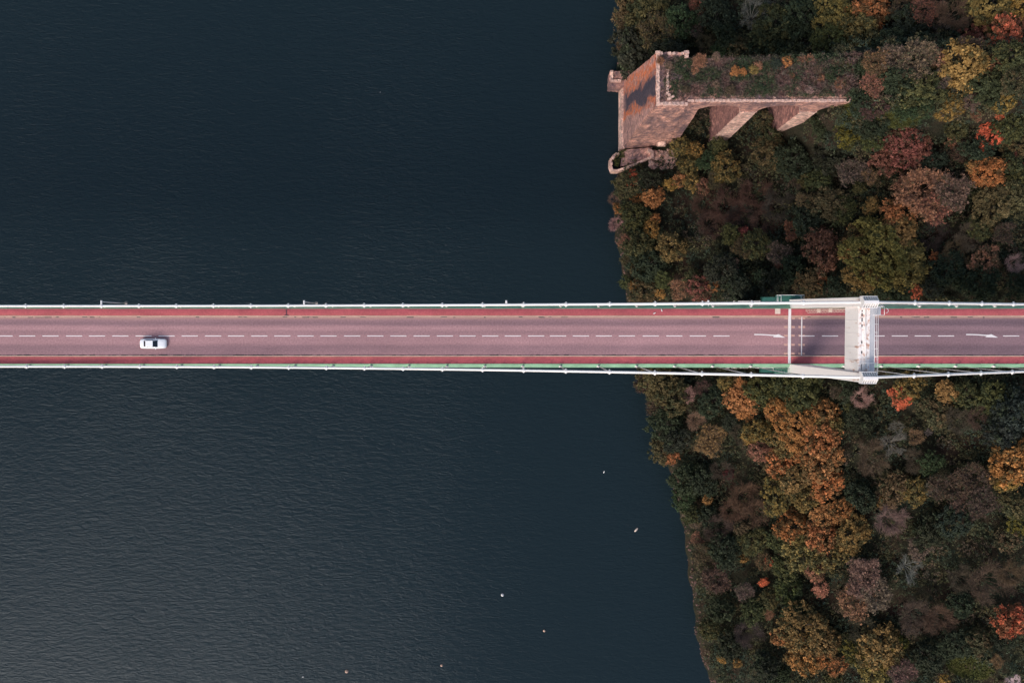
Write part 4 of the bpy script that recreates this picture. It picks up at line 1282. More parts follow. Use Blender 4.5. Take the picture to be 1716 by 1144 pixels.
# px, py, radius px, kind (t leafy, b bare, m sparse-leaved), colour, share of turned clumps
TREES = [
 # bank above the ruin
 (1056,12,27,'t','ob',.7),(1086,25,30,'t','ol',.6),(1058,48,22,'t','ob',.6),(1102,58,28,'m','ob',.6),(1064,92,30,'t','dg',.7),(1044,78,12,'b','ta',.5),(1120,88,24,'t','dg',.7),
 (1170,12,15,'t','rd',.5),(1165,45,18,'m','br',.6),(1200,28,24,'t','dg',.8),(1181,68,13,'b','br',.6),(1143,36,24,'t','gr',.5),(1216,66,22,'t','dg',.7),(1210,88,16,'t','gr',.7),
 (1242,92,20,'t','ob',.5),(1264,26,28,'b','gy',.5),(1302,46,32,'t','ol',.3),(1293,84,27,'t','dg',.8),(1346,28,26,'t','gr',.5),(1346,70,26,'t','dg',.6),
 (1402,34,38,'t','yo',.55),(1455,22,29,'t','or',.45),(1390,72,26,'t','ol',.6),(1438,56,26,'t','yo',.4),(1507,12,25,'m','ob',.8),(1546,14,26,'m','rd',.7),(1592,30,26,'b','br',.6),
 (1582,56,22,'b','gy',.5),(1520,52,28,'t','dg',.7),(1488,74,22,'t','dg',.8),(1662,12,30,'t','yo',.55),(1702,14,22,'t','go',.6),(1683,62,27,'t','ro',.42),(1640,62,26,'t','rd',.7),
 (1618,82,22,'m','rb',.7),(1702,38,18,'t','rd',.6),(1609,112,32,'t','go',.62),(1568,100,17,'t','po',.5),(1662,108,17,'t','rd',.6),(1692,96,24,'t','ol',.3),(1702,132,22,'t','ob',.3),
 (1652,140,26,'t','ol',.3),
 # end of the old viaduct
 (1532,108,32,'m','pk',.5),(1498,102,22,'m','pk',.6),(1462,106,22,'m','ta',.5),(1500,142,28,'t','gr',.5),(1544,150,28,'t','ol',.6),(1570,138,18,'m','pk',.5),(1462,142,20,'m','po',.5),(1535,178,22,'t','gr',.6),
 (1440,214,18,'t','dg',.7),(1470,206,18,'t','dg',.6),(1404,200,14,'t','dg',.7),(1372,214,18,'t','dg',.6),(1346,232,18,'t','gr',.5),(1462,232,16,'t','ol',.4),
 # inland, above the bridge
 (1591,184,18,'t','go',.62),(1626,174,14,'b','pk',.5),(1632,194,11,'m','po',.6),(1680,173,18,'t','go',.55),(1660,228,19,'t','ro',.92),(1658,202,7,'t','ro',.7),(1655,292,25,'t','or',.66),(1628,282,12,'t','go',.6),
 (1598,236,11,'t','po',.7),(1612,246,24,'m','rb',.6),(1697,272,15,'m','cr',.9),(1512,238,38,'t','rd',.72),(1486,266,24,'t','rd',.66),(1538,258,24,'t','rd',.8),
 (1548,322,40,'m','po',.9),(1590,320,28,'m','pk',.7),(1520,318,22,'t','po',.5),(1508,354,24,'t','or',.6),(1566,350,26,'m','po',.7),
 (1470,428,52,'t','yo',.85),(1502,392,27,'t','go',.6),(1436,412,26,'t','go',.55),(1444,458,26,'t','yo',.8),(1514,446,30,'t','yo',.75),
 (1420,224,21,'t','yg',.6),(1394,220,20,'m','rb',.7),(1425,290,24,'m','pk',.6),(1455,298,13,'m','po',.6),(1440,316,12,'t','ol',.6),(1294,238,18,'t','ol',.5),(1290,260,22,'t','ob',.6),(1280,202,14,'t','ob',.5),
 (1370,302,16,'t','ol',.4),(1348,300,14,'t','ol',.5),(1393,342,26,'t','ob',.6),(1349,336,14,'m','ta',.6),(1334,308,11,'m','br',.6),(1460,344,15,'t','yo',.5),(1414,352,18,'t','ol',.5),
 (1382,266,26,'t','dg',.8),(1330,268,26,'t','dg',.7),(1375,418,27,'t','rd',.66),(1324,388,15,'m','rd',.8),(1302,426,20,'m','pk',.5),(1309,440,9,'t','rd',.7),(1350,368,22,'t','dg',.7),
 (1245,388,9,'t','cr',.7),(1225,392,17,'t','ol',.6),(1242,418,17,'m','ob',.7),(1268,408,18,'t','ol',.4),(1228,444,10,'m','pk',.7),(1360,476,22,'t','ob',.75),(1376,470,12,'t','or',.5),(1400,482,18,'t','dg',.7),
 (1274,466,13,'t','gr',.6),(1126,414,24,'t','yo',.5),(1090,384,14,'t','go',.6),(1098,366,9,'t','or',.6),(1095,330,16,'t','or',.72),(1068,332,9,'t','or',.6),(1078,318,7,'t','or',.5),(1060,300,11,'t','ro',.5),
 (1030,334,11,'b','pk',.5),(1036,350,8,'t','or',.5),(1032,376,12,'b','lp',.5),(1046,404,11,'m','po',.7),(1056,442,16,'m','ob',.6),(1064,362,24,'t','ol',.4),(1072,408,24,'t','ol',.4),(1088,442,24,'t','dg',.7),
 (1054,312,20,'t','ob',.5),(1092,304,16,'t','dg',.6),(1124,310,11,'t','go',.6),(1140,300,13,'t','or',.5),(1160,306,13,'t','go',.5),(1178,312,14,'t','po',.5),(1196,302,14,'m','ob',.7),(1216,280,20,'t','yo',.4),
 (1204,300,10,'t','yo',.5),(1165,252,15,'t','go',.4),(1140,246,15,'t','yo',.4),(1204,246,15,'t','ol',.6),(1188,270,16,'t','gr',.6),(1152,280,15,'t','yo',.35),
 (1180,342,24,'b','rb',.6),(1220,346,28,'b','rb',.6),(1264,332,28,'b','rb',.6),(1302,346,26,'b','pb',.6),(1190,376,24,'b','rb',.6),(1240,366,24,'b','pb',.6),(1280,372,22,'b','rb',.6),
 (1060,448,7,'t','go',.6),(1062,480,8,'t','go',.8),(1112,468,15,'t','ol',.6),(1106,492,9,'t','go',.6),(1136,484,17,'m','po',.6),(1172,486,19,'t','rd',.45),(1196,478,10,'t','or',.5),(1160,464,13,'t','ol',.5),(1080,488,20,'t','ob',.5),
 (1050,474,12,'t','ol',.5),(1210,456,22,'t','dg',.8),(1236,486,20,'t','dg',.8),(1300,484,22,'t','dg',.8),(1330,452,22,'t','dg',.7),
 (1662,348,27,'t','ob',.7),(1692,330,24,'t','ob',.7),(1702,302,18,'t','ol',.6),(1640,384,17,'t','ol',.5),(1682,390,18,'m','rb',.6),(1618,398,22,'b','br',.6),(1562,398,24,'b','pb',.6),(1600,424,22,'b','br',.6),
 (1651,436,21,'t','po',.35),(1698,442,15,'b','lp',.5),(1567,430,8,'t','or',.6),(1704,480,18,'t','dg',.7),(1592,452,26,'t','dg',.8),(1640,474,24,'t','dg',.7),(1534,488,10,'t','ro',.5),(1564,484,16,'t','dg',.7),
 (1500,484,22,'t','dg',.7),(1602,216,17,'t','ol',.5),(1640,252,22,'t','dg',.7),(1692,214,24,'t','ol',.4),(1702,246,18,'t','ob',.5),(1562,272,20,'t','dg',.7),(1690,282,20,'t','ol',.3),
 # bank below the bridge
 (1076,644,15,'m','rb',.8),(1104,640,24,'t','ob',.6),(1100,676,18,'m','rb',.8),(1130,664,22,'t','ob',.4),(1152,663,13,'m','lp',.9),(1166,704,16,'b','pk',.5),(1116,712,22,'t','gr',.7),(1134,736,20,'t','dg',.7),
 (1190,738,24,'m','ta',.9),(1109,756,17,'t','ob',.5),(1126,767,10,'t','or',.5),(1178,650,14,'m','rb',.6),(1196,672,20,'t','dg',.6),(1216,642,13,'t','yo',.4),(1242,668,22,'t','or',.75),(1250,684,16,'t','or',.8),(1240,646,12,'t','or',.4),(1226,708,14,'t','dg',.7),
 (1236,728,16,'b','pb',.6),(1254,736,10,'t','go',.5),(1276,654,22,'t','ol',.4),(1342,652,32,'t','ol',.5),(1308,642,16,'t','ol',.5),(1271,722,21,'t','yo',.45),(1300,664,14,'t','dg',.6),
 (1333,706,36,'t','or',.68),(1380,690,21,'t','or',.45),(1300,690,16,'t','or',.5),(1374,734,31,'t','or',.55),(1318,744,25,'t','yo',.55),(1376,768,28,'t','or',.35),(1308,773,23,'t','or',.6),(1272,758,16,'t','po',.6),(1388,714,18,'t','yo',.5),(1350,760,20,'t','or',.4),
 (1442,666,17,'b','lp',.5),(1424,681,10,'t','ol',.7),(1424,652,18,'t','dg',.7),(1404,656,13,'m','br',.5),(1506,664,17,'t','ro',.75),(1519,668,10,'t','ro',.95),(1522,648,18,'t','yo',.5),(1588,657,15,'t','go',.85),
 (1495,742,22,'b','gy',.5),(1500,716,13,'b','gy',.5),(1531,732,14,'m','ta',.8),(1455,764,28,'b','br',.6),(1555,724,7,'b','gy',.5),(1560,776,17,'t','gr',.6),(1692,776,32,'t','or',.45),(1686,806,18,'t','go',.5),
 (1630,800,25,'m','rb',.7),(1580,812,26,'m','rb',.7),(1642,834,27,'m','br',.7),(1612,850,22,'m','rb',.8),(1500,818,23,'t','ob',.6),(1532,822,19,'t','yo',.4),(1486,838,13,'t','or',.3),(1490,868,26,'b','pk',.5),
 (1556,818,12,'b','gy',.5),(1698,690,28,'t','tl',.7),(1672,722,26,'t','tl',.6),(1662,666,22,'t','ol',.4),(1622,664,20,'t','ol',.4),(1602,702,24,'b','pb',.6),(1640,700,20,'b','br',.6),(1568,690,22,'t','ob',.3),
 (1694,846,20,'t','ob',.4),(1708,878,18,'t','yg',.4),(1690,902,20,'t','ob',.3),(1600,874,28,'t','tl',.6),(1558,890,24,'t','dg',.8),(1442,830,22,'t','dg',.8),(1440,700,22,'t','dg',.7),(1530,772,20,'b','pb',.5),
 (1152,802,24,'t','gr',.4),(1146,836,18,'t','gr',.4),(1180,806,20,'t','dg',.6),(1160,862,16,'t','ol',.4),(1186,838,9,'t','go',.75),(1166,872,11,'m','pk',.8),(1168,900,11,'m','po',.7),(1190,866,18,'t','dg',.7),
 (1221,794,8,'t','cr',.6),(1208,790,18,'b','pb',.5),(1248,832,28,'b','rb',.6),(1226,852,22,'b','rb',.6),(1266,856,22,'b','rb',.6),(1246,884,13,'t','ob',.6),(1204,886,24,'b','pb',.6),(1214,922,24,'t','dg',.7),
 (1262,904,19,'t','ol',.5),(1246,936,8,'t','go',.5),(1178,930,20,'m','ob',.6),(1196,966,24,'m','rb',.9),(1280,940,14,'t','ob',.5),(1288,940,7,'t','ro',.8),
 (1330,802,23,'t','yo',.5),(1384,810,23,'t','or',.4),(1300,832,24,'t','yo',.4),(1352,832,22,'t','yo',.5),(1380,866,20,'t','or',.62),(1412,852,17,'t','or',.45),(1376,898,24,'t','or',.45),(1427,898,25,'t','yo',.6),(1326,882,22,'t','or',.4),
 (1344,926,24,'t','yo',.35),(1388,930,26,'t','yo',.35),(1302,906,16,'t','ol',.4),(1366,956,17,'t','po',.45),(1316,952,18,'t','ol',.5),(1440,962,30,'m','pk',.9),(1428,1002,30,'m','po',.7),(1464,998,26,'m','pk',.9),(1374,986,13,'t','po',.6),
 (1322,988,20,'t','ol',.3),(1280,974,7,'t','ro',.9),(1290,1002,16,'t','ol',.5),(1286,1026,10,'m','po',.6),(1246,990,15,'m','pk',.5),(1262,1024,18,'t','ol',.4),(1346,1052,36,'t','yo',.55),(1378,1072,24,'t','yo',.5),(1348,1098,26,'t','or',.42),(1382,1098,16,'t','or',.4),
 (1306,1068,13,'t','or',.35),(1330,1024,18,'t','gr',.6),(1252,1058,22,'b','pb',.6),(1222,1080,22,'t','dg',.7),(1208,1022,20,'t','gr',.5),(1190,1054,16,'t','ol',.4),(1211,1102,7,'t','go',.7),(1236,1110,7,'t','go',.6),(1286,1118,22,'t','dg',.6),(1306,1134,16,'t','gr',.6),
 (1440,1050,24,'b','pb',.6),(1454,1066,7,'t','or',.7),(1476,1082,30,'t','yo',.5),(1432,1088,20,'t','yg',.35),(1506,1080,14,'t','yg',.5),(1510,1126,22,'m','pk',.5),(1462,1122,24,'t','yo',.45),(1404,1116,15,'t','or',.35),(1396,1138,14,'t','ol',.4),
 (1534,1030,32,'b','br',.6),(1572,1036,28,'b','rb',.6),(1652,974,32,'b','br',.6),(1606,966,22,'b','pb',.5),(1692,958,22,'b','br',.6),(1537,914,20,'m','pk',.9),(1522,950,22,'b','gy',.5),(1692,1036,26,'t','ro',.33),(1668,1106,11,'m','ta',.7),
 (1640,1076,20,'t','ob',.3),(1682,1072,16,'t','dg',.7),(1600,1080,24,'t','dg',.8),(1556,1100,24,'t','dg',.8),(1582,1138,10,'t','go',.5),(1610,1010,20,'t','dg',.7),
]

LAND = [  # landmarks a viewer can find: name, px, py
    ('the ruined river pier', 1075, 165), ('the arches of the ruin', 1270, 195), ('the viaduct\'s earth end', 1460, 175), ('the lone vivid red-orange maple', 1660, 226), ('the huge dusky red tree', 1512, 245),
    ('the giant golden-olive oak', 1470, 428), ('the white tower', 1440, 570), ('the huge orange tree', 1333, 706), ('the twin red-orange treetops', 1510, 660), ('the orange edge tree', 1692, 776),
    ('the orange-fringed olive dome', 1350, 1065), ('the big bare brown pair', 1552, 1034), ('the bramble patch', 1240, 350), ('the pale path corner', 1708, 1140),
    ('the round tan tree', 1190, 738), ('the pinkish grey grove', 1440, 985), ('the bank\'s top corner', 1050, 5), ('the top edge oak', 1430, 30), ('the lone gold shrub', 1186, 838),
    ('the pale lilac-pink tree', 1152, 663), ('the gold viaduct-end tree', 1609, 112), ('the red-orange edge tree', 1692, 1036),
]
MAIN = {(1660, 228): 'vivid red-orange maple glowing alone among dark trees inland of the ruin', (1512, 238): 'huge dusky red domed tree between the ruin and the golden oak',
        (1470, 428): 'giant golden-olive oak with clumped crown just above the tower', (1333, 706): 'huge bright orange tree standing just below the tower', (1692, 776): 'large orange and gold tree cut by the far inland edge below the bridge',
        (1346, 1052): 'wide dome shaped olive tree with an orange fringe along its lower side', (1190, 738): 'round tan fine-leaved tree near the water below the bridge', (1152, 663): 'pale lilac-pink sparse tree close below the bridge cable',
        (1609, 112): 'gold and orange tree at the end of the scrub covered viaduct', (1692, 1036): 'red-orange and olive tree cut by the far inland edge low in the picture', (1186, 838): 'lone small gold shrub on the dark scrubby bank below the bridge',
        (1588, 657): 'compact round gold tree standing inland just below the bridge cable'}

def crown_size(r):
    return 'tiny' if r < 9 else 'small' if r < 15 else 'medium' if r < 22 else 'large' if r < 31 else 'very large'
used, wait = set(MAIN.values()), {}
labels = {}
for T in TREES:
    px, py, r, kind, ck, sh = T
    if (px, py) in MAIN:
        labels[(px, py)] = MAIN[(px, py)]; continue
    word = PAL[ck][0]
    noun = {'t': 'tree' if r >= 12 else 'shrub', 'b': 'bare tree' if r >= 12 else 'bare shrub', 'm': 'thin-leaved tree' if r >= 12 else 'thin-leaved shrub'}[kind]
    cand = sorted(LAND, key=lambda l: (l[1] - px) ** 2 + (l[2] - py) ** 2)
    for nm, lx, ly in cand:
        if (lx - px) ** 2 + (ly - py) ** 2 < 9: continue
        dx, dy = px - lx, py - ly
        side = ''
        if abs(dx) > 0.4 * abs(dy): side = 'inland' if dx > 0 else 'towards the water'
        vert = ''
        if abs(dy) > 0.4 * abs(dx): vert = 'above' if dy < 0 else 'below'
        rel = {('', 'above'): 'straight above', ('', 'below'): 'straight below', ('inland', ''): 'inland of', ('towards the water', ''): 'waterward of',
               ('inland', 'above'): 'above and inland of', ('inland', 'below'): 'below and inland of', ('towards the water', 'above'): 'above and waterward of', ('towards the water', 'below'): 'below and waterward of'}[(side, vert)]
        lab = f'{crown_size(r)} {word} {noun} {rel} {nm}'
        if lab not in used and len(lab.split()) <= 16: break
    used.add(lab)
    labels[(px, py)] = lab

rt = random.Random(77)
tree_xy = []
for T in TREES:
    px, py, r, kind, ck, sh = T
    # solve for a spot on the slope whose crown shows at this place
    z = -35.0
    for _ in range(8):
        p = P(px, py, z)
        R = r * (CAMZ - z) / FPX
        g = gz(p.x, p.y)
        if 65 < p.x < 95 and 38 < p.y < 62: H = 0.9 * R + 1.2
        else: H = 1.25 * R + 3.6
        if kind == 'b' and ck in ('rb', 'pb') and py < 400: H = 0.9 * R + 1.0
        z = g + H - 0.55 * R
    p = P(px, py, z)
    x, y = p.x, p.y
    g = gz(x, y)
    cz = max(z, g + 0.5)
    nm = 'tree' if r >= 12 else 'shrub'
    root = empty(nm, (x, y, g))
    tag(root, labels[(px, py)], 'tree' if r >= 12 else 'shrub', 'autumn trees on the river bank' if r >= 12 else 'shrubs on the river bank')
    tree_xy.append((x, y, R, g))
    colr = [c_ * rt.uniform(.9, 1.1) for c_ in PAL[ck][1]]
    rot = rt.uniform(0, 6.28)
    Re = R * ((1.34 if r >= 16 else 1.22) if kind == 't' else 1.3)
    if kind == 't':
        fam = 'L' if R > 4.4 else 'M' if R > 1.9 else 'S'
        cm, tm = rt.choice(PROTO[fam])
        o = link('crown', cm, root, (0, 0, cz - g), (rt.uniform(-.22, .22), rt.uniform(-.22, .22), rot), (Re * rt.uniform(.88, 1.12), Re * rt.uniform(.8, 1.2), Re * rt.uniform(.85, 1.15)))
        o.color = (*colr, sh)
    else:
        tws, lf, tm = rt.choice((PALE if ck == 'gy' else BARE) if kind == 'b' else MIXD)
        sq = (Re, Re * rt.uniform(.92, 1.08), Re * rt.uniform(.8, 1.0))
        o = link('crown', tws, root, (0, 0, cz - g), (0, 0, rot), sq)
        tc_ = colr if kind == 'b' else [0.5 * c_ + 0.5 * q for c_, q in zip(colr, (.13, .10, .095))]
        o.color = (*tc_, 1)
        if lf:
            o2 = link('leaves', lf, root, (0, 0, cz - g), (0, 0, rot), sq)
            o2.color = (*colr, sh)
    # trunk reaches from the ground into the crown
    hz = (cz - g) / 1.6
    tk = link('trunk', tm, root, (0, 0, (cz - g)), (0, 0, rot), (Re, Re, max(hz, 0.3)))

# ------------------------------------------------------------------ undergrowth (ground cover nobody could count)
rs = np.random.RandomState(5)
def scatter(n, xr, yr, test, hfun, rmin, rmax, per, leaf, upb=0.45):
    x = rs.uniform(*xr, n); y = rs.uniform(*yr, n)
    ok = test(x, y)
    x, y = x[ok], y[ok]
    r = rs.uniform(rmin, rmax, len(x))
    z = hfun(x, y) + r * 0.25
    return leaf_cloud(np.stack([x, y, z], 1), r, per, leaf, rs, upbias=upb)
TX = np.array(tree_xy)
def on_land(x, y):
    d = x - shore_x(y)
    ok = d > 0.6
    inr = (y > 44.3) & (y < 56.5)
    ok &= ~((x > 64.5) & (x < 72) & (y > 45.0) & (y < 54.5))
    ok &= ~(inr & (x > 25) & (x < 40.5)) & ~(inr & (x > 45.6) & (x < 50.4)) & ~(inr & (x > 57.8) & (x < 62.6))
    ok &= ~((x < 38.5) & (y > 44) & (y < 62)) & ~((x < 34.5) & (y > 39.3) & (y < 46))
    return ok
def low_h(x, y):
    h = 0.6 + 1.5 * np.clip(0.4 + 0.35 * wob(x * 2.3, y * 2.6) + 0.2 * wob(x * 4.1 + 3, y * 3.7), 0, 2) + rs.uniform(0, 0.8, len(x)) ** 2
    d = x - shore_x(y)
    return gmax(x, y) + h * np.clip(d / 4.0, 0.1, 1)
v1, f1, tn1, rn1 = scatter(17000, (22, 118), (-100, 92), on_land, low_h, 0.35, 0.8, 12, 0.19)
mx, my = rs.uniform(24, 116, 2600), rs.uniform(-98, 90, 2600)
ok = on_land(mx - 0.6, my)
mx, my = mx[ok], my[ok]
Cm, Rm, Tm = [], [], []
for x, y in zip(mx, my):
    R = rs.uniform(0.8, 2.3) ** 1.0
    R = min(R, 0.6 + 0.5 * max(0.2, x - float(shore_x(y))))
    n = int(9 * R * R) + 4
    g = rs.normal(size=(n, 3)); g /= np.linalg.norm(g, axis=1, keepdims=True)
    g[:, 2] = np.abs(g[:, 2])
    hh = rs.uniform(0.7, 1.5)
    gzv = float(gmax(x, y))
    Cm.append(np.stack([x + g[:, 0] * R, y + g[:, 1] * R * rs.uniform(.8, 1.2), gzv + 0.2 + g[:, 2] * R * hh], 1))
    Rm.append(np.full(n, 0.42)); Tm.append(np.full(n, rs.uniform(0, 1)))
v2, f2, tn2, rn2 = leaf_cloud(np.concatenate(Cm), np.concatenate(Rm) * rs.uniform(.6, 1.1, sum(len(q) for q in Cm)), 9, 0.17, rs, np.concatenate(Tm))
v = np.concatenate([v1, v2]); f = np.concatenate([f1, f2 + len(v1)])
tag(link('undergrowth', np_mesh('undergrowth', v, f, M['under'], {'leafrand': np.concatenate([rn1, rn2]), 'tone': np.concatenate([tn1 * 0.5, tn2])})), 'dense dark undergrowth and brambles filling gaps between the trees', 'undergrowth', kind='stuff')
# grassy strip along the water's edge below the bridge
def on_edge(x, y):
    d = x - shore_x(y)
    return (d > 0.3) & (d < 6.5) & ((y < -8) | ((y > -8) & (y < 38)))
def edge_h(x, y):
    d = x - shore_x(y)
    return gmax(x, y, 0.5) + 0.1 + 0.35 * np.clip(d / 3, 0, 1) * rs.uniform(0, 1, len(x))
v, f, tn, rn = scatter(9000, (20, 60), (-100, 38), on_edge, edge_h, 0.22, 0.5, 14, 0.13)
tag(link('shore_grass', np_mesh('shore_grass', v, f, M['shoregrass'], {'leafrand': rn})), 'green and rusty grass strip along the waterline of the wooded bank', 'grass', kind='stuff')
# scrub on top of the ruined viaduct
def top_scrub(x, y): return np.full(len(x), -8.35) + 0.25 + rs.uniform(0, 1, len(x)) ** 2 * (0.6 + np.clip((x - 44) / 20, 0, 1.2) * 1.3) * np.clip((y - 45.6) / 2.5, 0.25, 1)
def on_top(x, y):
    return ((x > 30.8) & (x < 88) & (y > 46.3) & (y < 53.9 + np.clip((x - 40) / 40, 0, 1))) | ((x > 29.0) & (x < 34) & (y > 45.6) & (y < 54.2) & (rs.uniform(0, 1, len(x)) < .45))
v, f, tn, rn = scatter(7600, (28.5, 88), (45, 55), on_top, top_scrub, 0.25, 0.55, 20, 0.11)
tag(link('viaduct_scrub', np_mesh('viaduct_scrub', v, f, M['scrub'], {'leafrand': rn})), 'low grey-pink and green scrub covering the top of the ruined viaduct', 'scrub', kind='stuff')
def on_bank(x, y): return (x > 65.5) & (x < 81) & (y > 41.8) & (y < 46.3)
v, f, tn, rn = scatter(9000, (65, 86), (38, 47), on_bank, lambda x, y: ground_z(x, y) + 0.12, 0.2, 0.45, 14, 0.12)
tag(link('bank_grass', np_mesh('bank_grass', v, f, M['grass'], {'leafrand': rn})), 'mossy olive grass slope at the inland end of the ruined viaduct', 'grass', kind='stuff')
pt = P(1648, 1134, -18)
def on_lawn(x, y): return (np.hypot(x - pt.x, (y - pt.y) * 1.6) < 4.0)
v, f, tn, rn = scatter(3000, (pt.x - 5, pt.x + 5), (pt.y - 4, pt.y + 4), on_lawn, lambda x, y: ground_z(x, y) + 1.6, 0.2, 0.4, 12, 0.14)
tag(link('lawn_grass', np_mesh('lawn_grass', v, f, M['grass'], {'leafrand': rn})), 'small patch of green grass beside the pale path corner', 'grass', kind='stuff')
# quay terrace greenery
tp = [P(x, y, -47.3) for x, y in ((1045, 255), (1060, 252), (1075, 250), (1088, 248), (1032, 268), (1032, 276), (1036, 262))]
C = np.array([(p.x + rs.normal(0, .7), p.y + rs.normal(0, .35), -47.2 + rs.uniform(0, .3)) for p in tp for _ in range(12)])
v, f, tn, rn = leaf_cloud(C, rs.uniform(.2, .45, len(C)), 22, .12, rs)
tag(link('quay_weeds', np_mesh('quay_weeds', v, f, M['grass'], {'leafrand': rn})), 'green weeds growing on the quay at the foot of the ruined pier', 'weeds', kind='stuff')

# shrubs growing on the ruin, one by one
RSH = [(1106,103,9,'m','po'),(1122,110,7,'t','pk'),(1172,104,15,'m','po'),(1201,96,8,'t','pk'),(1165,118,7,'t','po'),(1232,120,9,'t','or'),(1246,121,7,'t','or'),(1262,118,10,'t','yo'),(1270,110,8,'t','po'),(1272,98,7,'t','pb'),
       (1319,104,10,'t','or'),(1342,100,9,'m','po'),(1358,97,7,'t','po'),(1368,118,10,'m','pk'),(1376,130,7,'t','po'),(1328,126,5,'t','po'),(1292,126,6,'t','pk'),(1356,150,8,'t','lp'),(1405,142,11,'m','po'),(1398,106,9,'m','pk'),(1418,106,9,'t','ol'),(1300,108,10,'t','tl'),(1200,140,8,'t','pk'),(1150,150,7,'t','br'),(1225,150,9,'t','br'),(1422,122,9,'m','pk'),(1150,128,8,'t','gr'),(1390,128,8,'t','gr')]
rord = sorted(RSH)
for i, (px, py, r, kind, ck) in enumerate(rord):
    z = -7.4
    p = P(px, py, z)
    R = r * (CAMZ - z) / FPX
    g = -8.35 if p.x < 72 else gz(p.x, p.y)
    root = empty('shrub', (p.x, p.y, g))
    edge = 'its far edge' if py < 112 else 'its middle' if py < 138 else 'its sunny edge'
    lab = f'{PAL[ck][0]} shrub atop the ruined viaduct at {edge}'
    base = [q for q in rord if q[4] == ck and (('far' if q[1] < 112 else 'mid' if q[1] < 138 else 'sun') == ('far' if py < 112 else 'mid' if py < 138 else 'sun'))]
    if len(base) > 1:
        k = base.index((px, py, r, kind, ck))
        lab += ', ' + ['nearest the water', 'second from the water', 'third from the water', 'fourth from the water', 'fifth from the water'][k]
    tag(root, lab, 'shrub', 'shrubs on the ruined viaduct')
    cz = 0.75 * R + .3
    colr = PAL[ck][1]
    if kind == 't':
        cm, tm = rt.choice(PROTO['S'])
        o = link('crown', cm, root, (0, 0, cz), (0, 0, rt.uniform(0, 6)), (R, R, R * .8)); o.color = (*colr, .75)
    else:
        tws, lf, tm = rt.choice(MIXD)
        o = link('crown', tws, root, (0, 0, cz), (0, 0, rt.uniform(0, 6)), (R, R, R * .8)); o.color = (*[c_ * .7 for c_ in colr], 1)
        o = link('leaves', lf, root, (0, 0, cz), (0, 0, rt.uniform(0, 6)), (R, R, R * .8)); o.color = (*colr, .8)
    link('stem', tm, root, (0, 0, cz), (0, 0, 0), (R * .6, R * .6, cz / 1.55))

# pale path corner low in the picture
pc = P(1717, 1149, -17)
pth = MB()
zz = gz(pc.x, pc.y) + 0.8
pth.add([(pc.x - 1.6, pc.y - 4, zz), (pc.x + 9, pc.y - 4, zz), (pc.x + 9, pc.y + 1.2, zz), (pc.x + 0.6, pc.y + 0.8, zz), (pc.x - 0.8, pc.y - 0.3, zz),
         (pc.x - 1.8, pc.y - 4, zz - 4), (pc.x + 9.2, pc.y - 4, zz - 4), (pc.x + 9.2, pc.y + 1.6, zz - 4), (pc.x + 0.5, pc.y + 1.1, zz - 4), (pc.x - 1.1, pc.y - 0.2, zz - 4)],
        [(0, 1, 2, 3, 4), (9, 8, 7, 6, 5), (0, 5, 6, 1), (1, 6, 7, 2), (2, 7, 8, 3), (3, 8, 9, 4), (4, 9, 5, 0)])
tag(pth.build('path', M['pathstone']), 'pale pinkish path surface at the far inland corner', 'path', kind='structure')

# ------------------------------------------------------------------ buoys and gulls
bu = MB()
bu.lathe([(0.05, -0.28), (0.22, -0.2), (0.31, 0.0), (0.27, 0.18), (0.15, 0.29), (0.06, 0.33), (0.05, 0.42)], 14)
bum = {k: None for k in ('w', 'o')}
bum['w'] = bu.mesh('float', M['buoy_white'])
bum['o'] = bu.mesh('float', M['buoy_orange'])
ring = MB().tube([(0.09 * math.cos(a), 0, 0.48 + 0.09 * math.sin(a)) for a in np.linspace(0, 2 * math.pi, 10)], 0.02, 5, cap=False).mesh('mooring_ring', M['galv'])
for px, py, k, s_, lab in ((842, 996, 'w', 1.25, 'round white mooring buoy floating alone mid river below the car side'), (912, 1056, 'o', 1.0, 'small orange-tinted mooring buoy nearest the lower wooded bank'),
                           (740, 1114, 'o', 0.95, 'small orange-tinted buoy between two others along the lower edge'), (581, 1124, 'o', 1.3, 'largest orange-tinted buoy near the lower edge, farthest from the bank')):
    p = P(px, py, WZ)
    b0 = empty('mooring_buoy', (p.x, p.y, WZ))
    tag(b0, lab, 'buoy', 'mooring buoys on the river')
    link('float', bum[k], b0, scale=(s_, s_, s_))
    link('mooring_ring', ring, b0, scale=(s_, s_, s_))
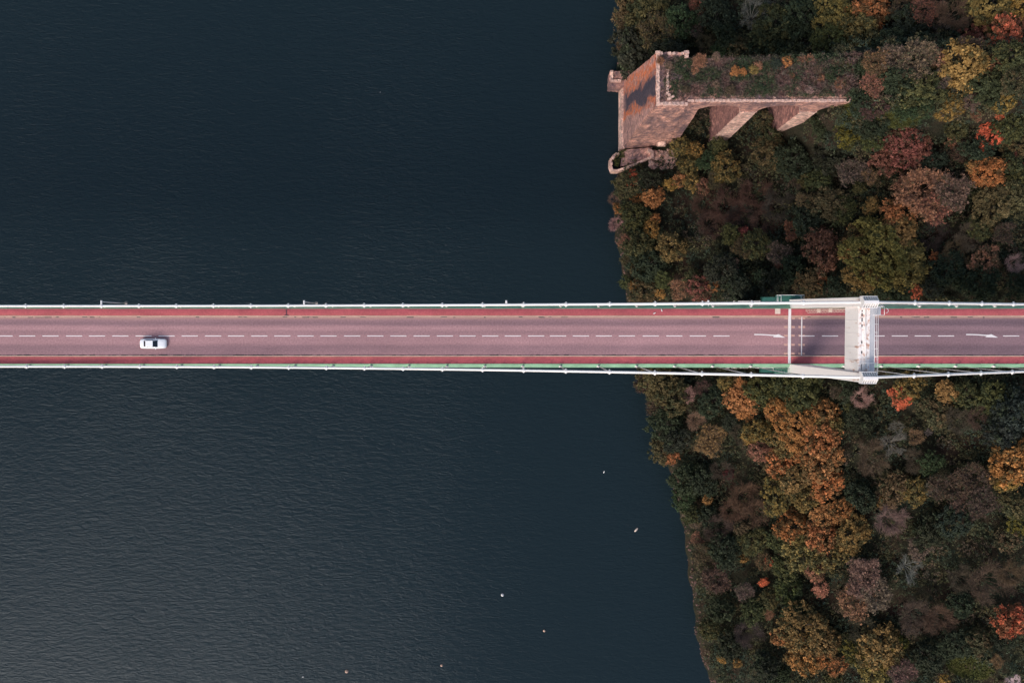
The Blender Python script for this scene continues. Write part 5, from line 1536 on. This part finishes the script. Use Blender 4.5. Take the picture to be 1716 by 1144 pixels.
# a double float moored off the bank
p = P(1066, 887, WZ)
b0 = empty('mooring_buoy', (p.x, p.y, WZ), R_(50))
tag(b0, 'elongated cream float moored off the lower wooded bank', 'buoy', 'mooring buoys on the river')
MB().tube([(-0.62, 0, 0.08), (-0.5, 0, 0.1), (0, 0, 0.11), (0.5, 0, 0.1), (0.62, 0, 0.08)], [0.1, 0.2, 0.24, 0.2, 0.1], 12).build('float', M['cream'], b0)
MB().tube([(-0.12, 0, 0.38), (0, 0, 0.5), (0.12, 0, 0.38)], 0.03, 6).build('handle', M['galv'], b0)

def gull(px, py, z, rz, lab, sc=1.0):
    p = P(px, py, z)
    g = empty('gull', (p.x, p.y, z), rz)
    tag(g, lab, 'bird', 'white gulls')
    vs, fs = [], []
    secs = [(-.26, .015, .12), (-.20, .05, .13), (-.05, .085, .15), (.08, .08, .17), (.15, .05, .20), (.19, .045, .235), (.235, .04, .24), (.26, .015, .235), (.30, .008, .23)]
    n = 8
    for x, r, zc in secs:
        for k in range(n):
            a = 2 * math.pi * k / n
            vs.append((x, r * math.cos(a), zc + r * 1.05 * math.sin(a)))
    for i in range(len(secs) - 1):
        for k in range(n):
            k2 = (k + 1) % n
            fs.append((i * n + k, (i + 1) * n + k, (i + 1) * n + k2, i * n + k2))
    fs += [tuple(range(n)), tuple((len(secs) - 1) * n + k for k in range(n - 1, -1, -1))]
    o = MB().add(vs, fs, True).build('body', M['buoy_white'], g); o.scale = (sc,) * 3
    for q in (1, -1):
        o = MB().add([(.10, q * .08, .20), (-.05, q * .105, .20), (-.34, q * .03, .15), (-.06, q * .07, .23), (.10, q * .085, .185), (-.05, q * .11, .185), (-.34, q * .035, .14), (-.06, q * .075, .21)],
                     [(0, 1, 2, 3), (7, 6, 5, 4), (0, 4, 5, 1), (1, 5, 6, 2), (2, 6, 7, 3), (3, 7, 4, 0)]).build('wing', M['gullgrey'], g); o.scale = (sc,) * 3
        o = MB().tube([(0, q * .03, 0), (0.01, q * .03, .09)], .008, 5).build('leg', M['buoy_orange'], g); o.scale = (sc,) * 3
gull(1096.6, 524.6, 0.15, 0.4, 'white gull standing mid footway on the lamp post side', 1.0)
gull(1108.5, 519.7, 0.15, 2.0, 'white gull standing close to the parapet beside another gull', 1.0)
gull(1012, 790.3, WZ - 0.1, 1.2, 'white gull resting on the water off the lower bank', 1.25)
gull(508, 1133, WZ - 0.1, 0.3, 'tiny white gull on the water near the lower edge', 1.0)
gull(637, 155, WZ - 0.1, 0.9, 'tiny white gull on the open water above the bridge', 0.5)
